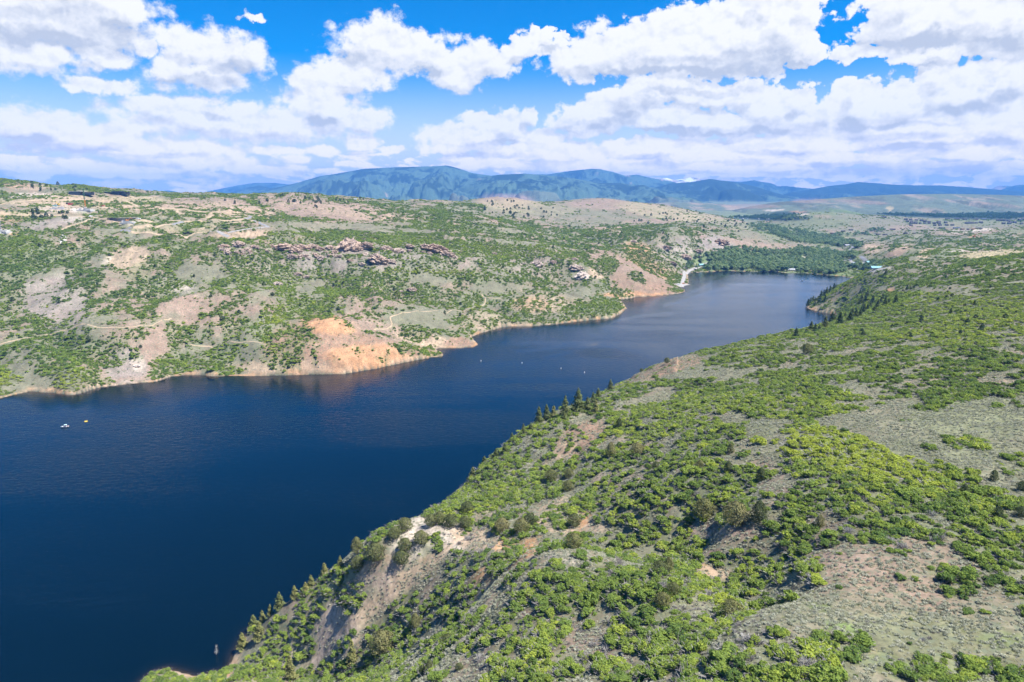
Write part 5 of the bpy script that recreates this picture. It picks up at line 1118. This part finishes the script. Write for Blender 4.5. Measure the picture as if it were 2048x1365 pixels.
for u, v, a, ln, lb in ((436, 1353, .3, 5.2, 'long pale driftwood log on the cove shore'), (446, 1351, 1.1, 3.4, 'shorter driftwood log crossing a longer one on the cove shore'), (425, 1356, -.2, 3.8, 'driftwood log at the left end of the cove beach')):
    x, y, z = hit(u, v); z = max(z, 0); m = MB(); m.bar((0, 0, .18), (ln * .55, .2, .3), .17, 7, .13); m.bar((ln * .55, .2, .3), (ln, .1, .25), .13, 7, .06); m.bar((ln * .4, .1, .25), (ln * .5, .9, .7), .06, 5, .02)
    o = m.build('driftwood_log', BM['wet']); o.location = (x, y, z); o.rotation_euler = (0, 0, a); tag(o, lb, 'log')
# ----------------------------------------------------------------- single trees
def land(u, v):
    """nearest dry ground at or below this picture height (trees on the brow stand on land)"""
    for k in range(60):
        X, Y, z = hit(u, v + k * 1.5)
        if z > .8: return X, Y, z
    return X, Y, z
def place_tree(kind, u, v, wpx, label, tint, group, crowns, trunk, spread, hk=1.0, X=None, Y=None):
    if X is None: X, Y, z = land(u, v)
    Zg = ground1(X, Y); R = max(.5, wpx * .5 * math.hypot(X * 0, math.hypot(Y, H - Zg)) / F) * spread
    t = thing(kind, label, 'tree', (X, Y, Zg - .1), random.uniform(0, 6.28), group); t.scale = (R, R, R * hk)
    c = bpy.data.objects.new('crown', random.choice(crowns)); COL.objects.link(c); c.parent = t; c['tint'] = float(np.clip(tint + random.uniform(-.08, .08), 0, 1))
    k = bpy.data.objects.new('trunk', trunk); COL.objects.link(k); k.parent = t
    return t
for u, v, w, lb, ti, pt in ((1407,1036,40,'round olive juniper on the bare slope, leftmost of three in a row',.55,0),(1470,1050,48,'broad yellowish round juniper in the middle of three on the bare slope',.85,0),(1517,1045,36,'pointed blue-green juniper, rightmost of three on the bare slope',.2,1),(1148,1095,30,'round olive juniper alone above the foreground ridge',.7,0),(1004,1063,28,'pale olive rounded juniper at the left end of the pale bare hollow',.85,0),
    (1043,1066,30,'low wide juniper on the pale bare hollow',.7,0),(1060,1052,26,'dark brownish juniper above the pale bare hollow',.25,0),(1148,1052,26,'brownish juniper at the foot of the orange gully',.35,0),(1462,1238,40,'brown rounded juniper standing in the foreground thicket',.6,0),(1325,1212,28,'greyish juniper on the foreground ridge side',.6,0),(1346,1190,26,'brown-green juniper behind a greyish one on the foreground ridge',.5,0),(1319,1150,30,'dark olive juniper at the gully edge',.4,0),(1337,1143,24,'slim juniper beside a dark olive one at the gully edge',.6,1),
    (842,1088,28,'brown-olive juniper on the pale cliff top slope',.5,0),(803,1128,28,'dark round juniper low on the pale cliff slope',.4,0),(810,1102,26,'brownish juniper in the middle of the pale cliff slope',.45,0),(789,1078,24,'juniper on the pale cliff edge above the water',.4,0),(810,1062,28,'spreading juniper on the cliff brink',.5,0),(862,1052,24,'juniper at the upper brink of the pale cliff',.45,0),(901,1054,26,'round juniper at the right end of the cliff brink',.4,0),(879,1046,24,'grey-green juniper on the cliff brink against the lake',.55,0),(930,1056,24,'brownish juniper at the back of the cliff brink',.4,0),
    (714,1106,26,'tall oval juniper standing out against the dark lake',.6,1),(751,1122,36,'wide brown juniper at the cliff edge',.5,0),(717,1138,26,'dark juniper just below the cliff edge',.35,0),(831,1256,24,'tall pale conical juniper in the left gully',.7,1),(895,1292,24,'dark rounded juniper on the left of the foreground ridge',.35,0),(859,1342,18,'small dark juniper near the bottom centre-left',.3,1),(845,1350,16,'narrow dark juniper at the bottom edge',.3,1),(918,1340,14,'small dark juniper by the reddish path',.3,0),(765,1305,44,'large yellowish juniper with pale dead top in the left gully',.75,0),
    (1521,962,22,'small pointed dark juniper at the thicket edge',.2,1),(1456,944,18,'narrow dark juniper left of the bright thickets',.25,1),(1400,938,18,'olive juniper between green thickets',.6,0),(1928,992,20,'dark upright juniper by the plateau thicket',.2,1),(1987,962,18,'small dark juniper at the right plateau edge',.25,1),(1995,1038,22,'dark narrow juniper among bushes near the right edge',.15,1),(1639,1054,20,'pointed yellow-green juniper below the big thicket',.7,1),(1614,708,22,'olive round juniper on the far brow of the hill',.6,0),(1461,906,16,'small juniper beside the sagebrush clearing',.5,1),(2044,982,20,'dark juniper cut by the right edge above another',.2,0),(2042,1034,22,'dark juniper cut by the right edge',.2,0),
    (1238,856,16,'slim conical dark juniper on the green slope',.25,1),(1274,910,26,'yellow-olive round juniper on the slope above the lake',.85,0),(1221,914,24,'olive juniper left of a rounder one above the lake',.8,1),(1312,940,18,'dark round juniper on the pink bare patch',.3,0),(1138,956,20,'olive juniper on the steep green slope',.6,0),(934,1026,24,'dark juniper on the lower steep slope',.35,0),(1102,962,24,'dull brown-green juniper on the steep slope',.55,0),(1136,982,22,'brownish juniper above the orange gully',.5,0),(1334,727,12,'small juniper on the pink bluff over the lake',.3,0),(1283,722,8,'tiny juniper at the end of the pink bluff',.3,0)):
    place_tree('juniper_tree', u, v, w, lb, ti, None, JUN[3:] if pt else JUN[:3], TR_JUN, 1.0, 1.0)
FIRS = [(1078,846,26,46),(1093,838,24,40),(1107,836,24,34),(1130,832,28,48),(1128,840,18,26),(1156,822,34,54),(1175,822,26,38),(1191,826,24,38),(1196,800,20,34),(1221,782,20,32),(1186,806,18,30),(1047,872,18,34),(1062,866,22,28),(1024,882,15,26),(1010,908,22,30),(992,916,20,26),(969,932,22,28),(946,956,26,30),
    (650,1158,30,44),(681,1136,20,34),(623,1174,24,34),(612,1188,24,32),(590,1198,26,36),(560,1216,30,46),(526,1230,22,36),(541,1222,18,34),(508,1256,28,36),(519,1275,34,44),(486,1296,30,42),(582,1362,34,70),(705,1325,28,62)]
def steep(i): return ('lowest', 'lower', 'middle', 'upper')[min(3, i // 5)]
lab = {0:'tall layered fir leaning out over the lake slope, left of two more',1:'fir between two others on the lake brow',2:'fir at the right end of a trio on the lake brow',3:'tall tapering fir behind a yellow-olive bush on the lake brow',5:'biggest broad dark fir on the lake brow',6:'greyish fir right of the biggest one',11:'ragged lone fir on the brow below the trio',13:'small dark lone fir farthest down the brow',28:'fir closest to the cove at the lower shoreline',29:'pale tall fir at the bottom edge beside the scree',30:'dark tall fir in the shaded left gully'}
for i, (u, v, w, h) in enumerate(FIRS):
    X, Y, z = land(u, v); Zg = ground1(X, Y); hm = h * (.78 if i not in (3, 5) else .9) * math.hypot(Y, H - Zg) / F
    t = thing('fir_tree', lab.get(i, 'olive-green fir on the steep brow directly above the lake' if i < 18 else 'yellowish conifer on the steep shore below the scree'), 'tree', (X, Y, Zg - .2), random.uniform(0, 6.28), None if i in lab else ('firs along the lake brow' if i < 18 else 'conifers below the scree'))
    rs = (w * .5 / h) / .30
    t.scale = (hm * rs, hm * rs, hm); c = bpy.data.objects.new('crown', FIR[i % len(FIR)]); COL.objects.link(c); c.parent = t; c['tint'] = random.uniform(.45, .9) if i < 18 else random.uniform(.6, .95)
    k = bpy.data.objects.new('trunk', TR_FIR); COL.objects.link(k); k.parent = t
# dark firs along the far headland and its gully
HEAD = [(1616,609),(1621,605),(1626,602),(1631,600),(1636,598),(1642,594),(1648,590),(1653,587),(1660,582),(1668,577),(1672,574),(1640,602),(1650,600),(1630,609),(1723,602),(1731,600),(1727,612),(1741,612),(1770,610),(1777,606),(1791,605),(1755,616),(1748,622),(1720,630),(1728,625),(1704,632),(1690,634),(1679,638),(1668,641),(1663,643),(1712,634),(1735,618),(1762,606),(1745,606),(1622,658),(1638,660),(1630,662),(1592,672),(1821,576),(1828,574),(1814,577),(1720,586),(1949,608),(1901,627),(1868,545),(1772,548),(1735,590),(1765,598),(1680,646),(1700,640),(1650,652)]
for (u, v) in HEAD:
    X, Y, z = land(u, v + 3); Zg = ground1(X, Y); hm = random.uniform(9, 17) * (Y / 1250) ** .5 * (.6 if u > 1800 else 1)
    t = thing('fir_tree', 'dark fir in the row on the far wooded headland' if u < 1680 and v < 620 else ('dark fir in the shaded gully behind the near brow' if 1655 < u < 1800 else 'lone dark fir on the upper green slope'), 'tree', (X, Y, Zg - .2), random.uniform(0, 6.28), 'headland firs' if u < 1680 and v < 620 else ('gully firs' if 1655 < u < 1800 else 'scattered upper slope firs'))
    t.scale = (hm * 1.15, hm * 1.15, hm); c = bpy.data.objects.new('crown', random.choice(FIR)); COL.objects.link(c); c.parent = t; c['tint'] = random.uniform(.1, .55)
    k = bpy.data.objects.new('trunk', TR_FIR); COL.objects.link(k); k.parent = t
# dark junipers dotted over the far bank and its skyline
def dots(n, regs, rmin, rmax, label, group):
    c = 0
    for _ in range(n * 6):
        if c >= n: break
        (u0, u1, v0, v1) = random.choice(regs); u = random.uniform(u0, u1); v = random.uniform(v0, v1)
        X, Y, z = hit(u, v)
        if z < 2 or Y > 4200: continue
        if not all(far_from(np.array([X]), np.array([Y]), p, r)[0] for p, r in KEEP_CLEAR): continue
        R = random.uniform(rmin, rmax); t = thing('juniper_tree', label, 'tree', (X, Y, ground1(X, Y) - .2), random.uniform(0, 6.28), group); t.scale = (R, R, R)
        cr = bpy.data.objects.new('crown', random.choice(JUNF)); COL.objects.link(cr); cr.parent = t; cr['tint'] = random.uniform(0, .18); c += 1
dots(60, [(560,760,388,408),(60,200,366,384),(440,700,395,420),(60,140,425,440)], 2.6, 4.6, 'dark juniper dotting the skyline ridge across the lake', 'skyline junipers')
dots(90, [(1020,1120,405,440),(1260,1400,420,450),(1400,1520,440,465),(960,1060,400,430)], 2.6, 5.0, 'dark juniper speck on the brown hills beyond the lake', 'brown hill junipers')
dots(60, [(0,500,480,700),(500,1000,560,640),(1000,1350,440,560)], 1.8, 3.4, 'dark juniper on the slopes across the lake', 'far bank junipers')
dots(60, [(1700,2040,520,680)], 1.1, 2.0, 'small dark juniper on the upper green slope to the right', 'upper slope junipers')
# cottonwood wood at the head of the lake and the tree belts of the valley
cw = np.zeros(YY.shape)
paint(cw, [(1470,520,75,22,-6,.9),(1560,522,90,18,0,1),(1620,520,70,22,0,.95),(1660,540,40,9,0,.95),(1690,515,26,9,0,.7),(1610,517,14,5,0,0),(1735,532,30,8,0,.9),(1385,535,22,8,-20,.6),(1560,540,60,5,0,.8),(1400,520,30,8,-20,.3),
    (1600,474,60,12,10,.8),(1680,486,50,8,10,.9),(1640,478,60,8,8,.75),(1560,464,50,7,8,.6),(1530,455,30,5,0,.5),(1700,470,40,4,0,.35),(1755,462,16,4,0,.6),(1560,436,60,5,0,.7),(1900,434,150,2.5,2,.5),(2020,431,110,3,0,.7),(1500,437,40,2,0,.4)])
cw[:, :] *= (SD > 3)
P_ = []
for (y0, y1, rho) in ((1850, 2600, .016), (2600, 4000, .009), (4000, 6500, .0035)):
    X, Y = candidates(y0, y1, rho, .2, .8); a, s = X / Y, np.log(Y)
    k = RNG.uniform(size=len(X)) < bilin(cw, a, s); X, Y = X[k], Y[k]
    Zg = ground(X, Y); k = in_view(X, Y, Zg, 16.0, .003); P_.append(np.stack([X[k], Y[k], Zg[k]], 1))
P_ = np.concatenate(P_)
ok = np.ones(len(P_), bool)
for pts, rr in KEEP_CLEAR: ok &= far_from(P_[:, 0], P_[:, 1], pts, rr + 2)
P_ = P_[ok]; hh = RNG.uniform(10, 19, len(P_)) * np.where(P_[:, 1] > 4000, 1.3, 1); ct = np.where(P_[:, 1] > 4000, 0.0, RNG.uniform(.15, .95, len(P_)))
od = np.argsort(-hh / P_[:, 1])[:300]; one = np.zeros(len(P_), bool); one[od] = True
rot = np.zeros((len(P_), 3)); rot[:, 2] = RNG.uniform(0, 6.28, len(P_)); sc_ = np.stack([hh * 1.15, hh * 1.15, hh], 1)
scatter_stuff('valley_wood', P_[~one], rot[~one], sc_[~one], RNG.integers(0, len(COT), (~one).sum()), ct[~one], COT)
for i in od:
    t = thing('cottonwood_tree', '%s %s cottonwood in the wood at the head of the lake' % ('tall' if hh[i] > 15 else 'smaller', 'dark green' if ct[i] < .35 else ('mid green' if ct[i] < .7 else 'pale green')), 'tree', tuple(P_[i]), rot[i, 2], 'cottonwoods at the head of the lake'); t.scale = tuple(sc_[i])
    c = bpy.data.objects.new('crown', COT[i % len(COT)]); COL.objects.link(c); c.parent = t; c['tint'] = float(ct[i])
    k = bpy.data.objects.new('trunk', TR_COT); COL.objects.link(k); k.parent = t
print('cottonwoods', len(P_))
# ----------------------------------------------------------------- rock outcrops
import bmesh
def rock_material():
    m, nt = new_mat('outcrop_rock'); L_ = nt.links
    out = N(nt, 'ShaderNodeOutputMaterial'); bs = N(nt, 'ShaderNodeBsdfPrincipled', i_Roughness=.95); setin(bs, 'Specular IOR Level', .1)
    tc = N(nt, 'ShaderNodeTexCoord'); n1 = N(nt, 'ShaderNodeTexNoise', i_Scale=3.0, i_Detail=6.0, i_Roughness=.65); L_.new(tc.outputs['Object'], n1.inputs['Vector'])
    at = N(nt, 'ShaderNodeAttribute', attribute_type='INSTANCER', attribute_name='tint')
    cr = N(nt, 'ShaderNodeValToRGB'); L_.new(n1.outputs[0], cr.inputs[0]); e = cr.color_ramp.elements; e[0].position = .3; e[0].color = (.21, .145, .11, 1); e[1].position = .68; e[1].color = (.47, .355, .275, 1)
    mx = N(nt, 'ShaderNodeMix', data_type='RGBA'); L_.new(at.outputs['Fac'], mx.inputs['Factor']); L_.new(cr.outputs[0], mx.inputs[6]); mx.inputs[7].default_value = (.58, .53, .47, 1)
    L_.new(mx.outputs[2], bs.inputs['Base Color']); L_.new(bs.outputs[0], out.inputs[0]); return m
RM = rock_material()
def rock_mesh(i):
    rng = np.random.default_rng(900 + i); bm = bmesh.new(); bmesh.ops.create_icosphere(bm, subdivisions=5, radius=1.0)
    co = np.array([v.co for v in bm.verts]); n = co.copy(); o = rng.uniform(0, 50, 3)
    tilt = co[:, 2] * .8 + co[:, 0] * .6
    d = .36 * (ridged(co[:, 0] * 1.3 + o[0], tilt * 2.2 + co[:, 1] * 1.1, 4) - .7) * 1.6 + .3 * fbm(co[:, 1] * 3 + o[1], co[:, 2] * 3 + co[:, 0] * 2, 4) + .1 * np.sign(np.sin(tilt * 11 + 2 * fbm(co[:, 0] * 2, co[:, 1] * 2 + o[2], 2)))
    blk = np.round((fbm(co[:, 0] * 2.3 + o[2], co[:, 1] * 2.3 + co[:, 2] * 1.7, 3)) * 5) / 5 * .5
    co = co * (1 + d + blk)[:, None] * np.array([1, .6, .62])
    for v, c in zip(bm.verts, co): v.co = c
    me = bpy.data.meshes.new('rock_outcrop'); bm.to_mesh(me); bm.free(); me.materials.append(RM); return me
ROCKS = [rock_mesh(i) for i in range(6)]
RL = [(570,500,44,0,'dark creviced'),(584,518,24,.2,'small grey'),(603,500,40,0,'dark blocky'),(625,498,32,.1,'grey slabby'),(641,520,26,.4,'pale slanting'),(660,498,24,.1,'reddish'),(696,498,52,.1,'wide grey'),(731,497,38,.05,'purplish'),(756,526,44,.1,'big pink-grey'),(783,526,22,.3,'grey upright'),(701,523,16,.1,'small dark'),(723,532,18,.4,'small pale'),(819,496,22,.1,'small ledge-like'),(868,505,60,0,'long dark'),(890,512,30,.1,'brown'),(800,505,26,.3,'slanting pale'),(988,509,14,.2,'little'),(1046,529,14,.6,'little pale'),(1073,533,36,.5,'large pale round'),(595,551,20,.2,'low grey'),(611,557,18,.3,'pinkish'),(554,571,22,.5,'pale leaning'),(824,583,24,.2,'pinkish jagged'),(802,585,11,.5,'tiny pale'),(837,570,9,.5,'tiny grey'),(446,496,26,0,'dark rounded'),(476,493,30,.2,'pinkish ledge'),(508,497,22,.1,'low reddish'),
    (1107,528,22,.1,'dark'),(1153,541,40,.4,'broad grey'),(1164,558,42,.7,'broad white-grey'),(1150,521,22,.2,'grey'),(1443,490,48,0,'purple-grey'),(1372,518,32,.1,'purplish'),(1331,500,30,.1,'brown-grey'),(1396,505,26,.2,'grey ridge'),(1268,485,20,.3,'pale ledge'),(1345,530,24,.2,'reddish-grey'),(1395,515,22,.3,'grey slab'),(1560,500,18,.1,'low purple'),(1620,500,18,.2,'low brown'),(272,735,16,1,'white'),(262,730,9,.9,'small white'),(545,497,20,.1,'grey'),(676,515,16,.1,'dark small'),(712,502,26,0,'dark cleft'),(770,500,26,.2,'grey slanting'),(848,498,26,.1,'dark ledge'),(905,515,18,.2,'brown small'),(640,502,22,.05,'dark split'),(590,505,30,.05,'dark stepped')]
pos_w = lambda u, v: ('at the cliff band across the lake' if 430 < u < 920 and v < 535 else ('on the bushy slope below the cliff band' if u < 1000 and v > 535 and u > 500 else ('above the distant lake head' if u > 1250 else ('beside the left shore' if u < 400 else 'right of the cliff band among bushes'))))
for i, (u, v, w, ti, ad) in enumerate(RL):
    X, Y, z = hit(u, v); R = w * .5 * math.hypot(Y, H - z) / F * (.66 if u > 1000 else .8)
    o = bpy.data.objects.new('rock_outcrop', ROCKS[i % len(ROCKS)]); COL.objects.link(o); o.location = (X, Y + R * .2, ground1(X, Y + R * .2) + R * .12); o.rotation_euler = (random.uniform(-.2, .2), random.uniform(-.2, .2), random.uniform(-.6, .6) + (math.pi if i % 3 == 0 else 0)); o.scale = (R, R * 1.1, R * random.uniform(.6, .95)); o['tint'] = float(ti) * .7
    tag(o, '%s rock outcrop %s' % (ad, pos_w(u, v)), 'rock', 'rock outcrops across the lake')

rb = random.Random(12)
for i in range(46):
    u = rb.uniform(440, 920); v = 497 + 14 * rb.random() + 18 * (rb.random() ** 3) * (580 < u < 780); w = rb.uniform(8, 20)
    X, Y, z = hit(u, v); R = w * .5 * math.hypot(Y, H - z) / F
    o = bpy.data.objects.new('rock_outcrop', ROCKS[i % len(ROCKS)]); COL.objects.link(o); o.location = (X, Y, ground1(X, Y) - R * .05); o.rotation_euler = (rb.uniform(-.2, .2), rb.uniform(-.2, .2), rb.uniform(-3, 3)); o.scale = (R, R, R * rb.uniform(.5, .9)); o['tint'] = rb.uniform(0, .35)
    tag(o, 'small half buried rock ledge among the scrub of the cliff band across the lake', 'rock', 'small ledges of the cliff band')
# ----------------------------------------------------------------- scrub oak, sagebrush, bare brush
tintmap = np.full(YY.shape, .42) + .22 * nA + .2 * nB
paint(tintmap, [(1700,910,180,40,12,.95),(1830,950,60,24,16,.9),(1590,880,90,50,0,.95),(1800,1030,90,16,15,.8),(1600,820,260,30,0,.55),(1500,830,200,40,0,.6),(1620,1140,60,34,0,.62),(1500,1120,60,30,0,.62),(1900,1080,160,70,15,.38),(1680,1080,120,50,15,.36),(1900,640,220,60,0,.66),(1750,640,120,30,0,.5),
    (520,1325,80,40,0,.52),(540,640,34,12,0,.85),(15,757,34,14,0,.9),(138,766,30,20,0,.85),(850,543,90,6,0,.85),(640,480,240,12,0,.5),(960,500,230,16,4,.55),(1190,622,80,22,0,.5),(600,580,100,40,0,.5),(150,560,200,60,0,.25),(140,690,180,40,0,.3),(560,600,60,30,0,.55),(400,640,120,30,0,.45),
    (1500,1260,200,50,30,.62),(1100,1300,200,60,0,.55),(1000,960,160,60,-30,.5),(1300,850,160,50,-20,.6),(1280,1010,140,60,15,.48),(1650,560,200,60,0,.5),(1240,460,200,20,0,.4)])

def scatter_oak():
    out = []
    for (y0, y1, rho, r0, r1, lod) in ((48, 210, .42, .75, 2.2, 0), (210, 420, .32, .85, 2.4, 0), (420, 760, .22, 1.05, 2.6, 0), (760, 1250, .135, 1.3, 3.1, 1), (1250, 1800, .10, 1.5, 3.5, 1), (1800, 2700, .055, 2.0, 4.4, 1), (2700, 4300, .013, 3.2, 6.2, 1)):
        X, Y = candidates(y0, y1, rho)
        a, s = X / Y, np.log(Y)
        d = bilin(SCR, a, s); sd = bilin(SD, a, s)
        k = (RNG.uniform(size=len(X)) < d) & (sd > 2)
        X, Y = X[k], Y[k]
        Zg = ground(X, Y); k = in_view(X, Y, Zg, 4.0)
        X, Y, Zg = X[k], Y[k], Zg[k]
        edge = bilin(SCR, X / Y, np.log(Y))
        r = (r0 * .75 + (r1 * 1.12 - r0 * .75) * RNG.uniform(size=len(X)) ** 1.45) * (.6 + .4 * edge) * (1 + .15 * RNG.normal(size=len(X))).clip(.6, 1.5)
        out.append((X, Y, Zg, r, np.full(len(X), lod)))
    # lone bushes out on the bare ground
    for (y0, y1, rho, r0, r1, lod) in ((100, 700, .0022, .6, 1.4, 0), (700, 2600, .0055, .8, 2.3, 1)):
        X, Y = candidates(y0, y1, rho); a, s = X / Y, np.log(Y)
        k = (bilin(SD, a, s) > 4) & (bilin(SCR, a, s) < .5) & (RNG.uniform(size=len(X)) < .15 + bilin(G, a, s) * 1.6); X, Y = X[k], Y[k]
        Zg = ground(X, Y); k = in_view(X, Y, Zg, 3.0); X, Y, Zg = X[k], Y[k], Zg[k]
        out.append((X, Y, Zg, RNG.uniform(r0, r1, len(X)), np.full(len(X), lod)))
    X, Y, Zg, r, lod = (np.concatenate([o[i] for o in out]) for i in range(5))
    k = np.ones(len(X), bool)
    for pts, rr in KEEP_CLEAR: k &= far_from(X, Y, pts, rr + r.max() * .5 if rr < 3 else rr)
    return X[k], Y[k], Zg[k], r[k], lod[k]
oX, oY, oZ, oR, oL = scatter_oak()
oT = (bilin(tintmap, oX / oY, np.log(oY)) + (.17 * RNG.normal(size=len(oX)))).clip(.02, 1)
oIdx = np.where(oL == 0, RNG.integers(0, len(OAK), len(oX)), len(OAK) + RNG.integers(0, len(OAKF), len(oX)))
oRot = RNG.uniform(0, 2 * math.pi, len(oX)); oH = oR * RNG.uniform(.62, 1.1, len(oX))
oScl = np.stack([oR * RNG.uniform(.78, 1.28, len(oX)), oR * RNG.uniform(.78, 1.28, len(oX)), oH], 1)
# the 300 that show largest are things of their own
ou, ov = project(oX, oY, oZ)
size_px = oR / oY * F; vis = (ou > 0) & (ou < 2048) & (ov < 1365 + 10) & (ov > 0) & ((oZ + oH * .6 - H) / oY > bilin(KMAX, oX / oY, np.log(oY) - .01))
order = np.argsort(-size_px * vis)[:300]
single = np.zeros(len(oX), bool); single[order] = True
sinkz = -.12
rotv = np.stack([np.zeros(len(oX)), np.zeros(len(oX)), oRot], 1)
scatter_stuff('scrub_oak_thicket', np.stack([oX, oY, oZ + sinkz * oR], 1)[~single], rotv[~single], oScl[~single], oIdx[~single], oT[~single], OAK + OAKF)
def tone(t): return 'dark green' if t < .34 else ('mid green' if t < .62 else 'bright yellow-green')
def where_near(u, v):
    if u < 700: return 'beside the steep shore'
    if u < 1000: return 'on the spur above the lake'
    if v > 1200 and u < 1350: return 'on the stony foreground ridge'
    if u < 1450 and v <= 1200: return 'around the orange bare soil'
    if v > 1230 and u < 1760: return 'along the foreground thicket crest'
    if v < 1000: return 'in the plateau thickets'
    return 'on the sagebrush slope'
for i in sorted(order, key=lambda j: oY[j]):
    o = bpy.data.objects.new('scrub_oak', OAK[int(oIdx[i]) % len(OAK)]); COL.objects.link(o)
    o.location = (oX[i], oY[i], oZ[i] + sinkz * oR[i]); o.rotation_euler = (0, 0, oRot[i]); o.scale = oScl[i]; o['tint'] = float(oT[i])
    size = 'large' if oR[i] > 1.75 else ('medium' if oR[i] > 1.3 else 'small')
    tag(o, '%s rounded %s scrub oak bush %s' % (size, tone(oT[i]), where_near(ou[i], ov[i])), 'bush', 'scrub oak bushes on the near hill')
# grey leafless brush among the oaks
bmap = np.zeros(YY.shape)
paint(bmap, [(1100,1300,220,60,0,.8),(1500,1270,180,50,30,.75),(1350,1200,150,40,30,.6),(880,1220,90,60,-40,.6),(940,1080,60,30,0,.5),(960,1010,60,20,-30,.6),(1350,980,80,40,0,.5),(1050,900,60,40,-30,.4),(1720,1000,160,50,10,.35),(1780,1080,120,40,10,.3),(650,1350,60,14,0,1),(690,1190,40,20,0,.6),(1350,850,100,40,0,.3)])
# sagebrush carpets, and grey bare brush
def scatter_sage():
    out = []
    for (y0, y1, rho, r0, r1) in ((48, 200, 3.2, .24, .62), (200, 340, 1.9, .3, .7), (340, 700, .7, .42, .9), (700, 1500, .022, .8, 1.5)):
        X, Y = candidates(y0, y1, rho, -.35 if y0 < 700 else -1.0, 1.1); a, s = X / Y, np.log(Y)
        clump = .5 + .6 * fbm(X / 3.1, Y / 3.1, 2) + .45 * fbm(X / 14, Y / 14, 3)
        d = np.clip(bilin(SAGE, a, s) * .7 + .3, 0, 1) * (1 - .75 * bilin(SCR, a, s)) * (.25 + .75 * sstep(.25, .6, clump))
        k = (RNG.uniform(size=len(X)) < d) & (bilin(SD, a, s) > 3) & ((bilin(NEARG, a, s) > .5) | (y0 >= 700))
        X, Y = X[k], Y[k]; Zg = ground(X, Y); k = in_view(X, Y, Zg, 1.0); X, Y, Zg = X[k], Y[k], Zg[k]
        out.append((X, Y, Zg, RNG.uniform(r0, r1, len(X))))
    return [np.concatenate([o[i] for o in out]) for i in range(4)]
X, Y, Zg, r = scatter_sage()
n = len(X)
scatter_stuff('sagebrush_and_grass', np.stack([X, Y, Zg - .05], 1), np.stack([np.zeros(n), np.zeros(n), RNG.uniform(0, 6.28, n)], 1), np.stack([r, r, r * RNG.uniform(.6, 1.0, n)], 1), np.where(RNG.uniform(size=n) < .03 + .28 * bilin(bmap, X / Y, np.log(Y)), len(SAGEM) + RNG.integers(0, len(TWIG), n), np.where(RNG.uniform(size=n) < .42, len(SAGEM) + len(TWIG) + RNG.integers(0, len(TUFT), n), RNG.integers(0, len(SAGEM), n))), (.5 + .25 * RNG.normal(size=n)).clip(0, 1), SAGEM + TWIG + TUFT)
print('plants', len(oX), n)
X, Y = candidates(80, 420, .035, -.35, .8); a, s = X / Y, np.log(Y)
k = (RNG.uniform(size=len(X)) < bilin(bmap, a, s)) & (bilin(SD, a, s) > 3); X, Y = X[k], Y[k]; Zg = ground(X, Y)
k = in_view(X, Y, Zg, 1.5); X, Y, Zg = X[k], Y[k], Zg[k]
r = RNG.uniform(.8, 1.9, len(X)); u_, v_ = project(X, Y, Zg)
k = (u_ > 0) & (u_ < 2048) & (v_ < 1370); X, Y, Zg, r, u_, v_ = (t[k] for t in (X, Y, Zg, r, u_, v_))
od = np.argsort(-r / Y)[:300]
for i in sorted(od, key=lambda j: Y[j]):
    o = bpy.data.objects.new('bare_shrub', TWIG[i % len(TWIG)]); COL.objects.link(o)
    o.location = (X[i], Y[i], Zg[i] - .05); o.rotation_euler = (0, 0, RNG.uniform(0, 6.28)); o.scale = (r[i], r[i], r[i] * .9); o['tint'] = float(RNG.uniform(.2, .8))
    tag(o, '%s grey leafless brush with bare twigs %s' % ('tall' if r[i] > 1.35 else 'low', where_near(u_[i], v_[i])), 'bush', 'bare grey brush on the near hill')
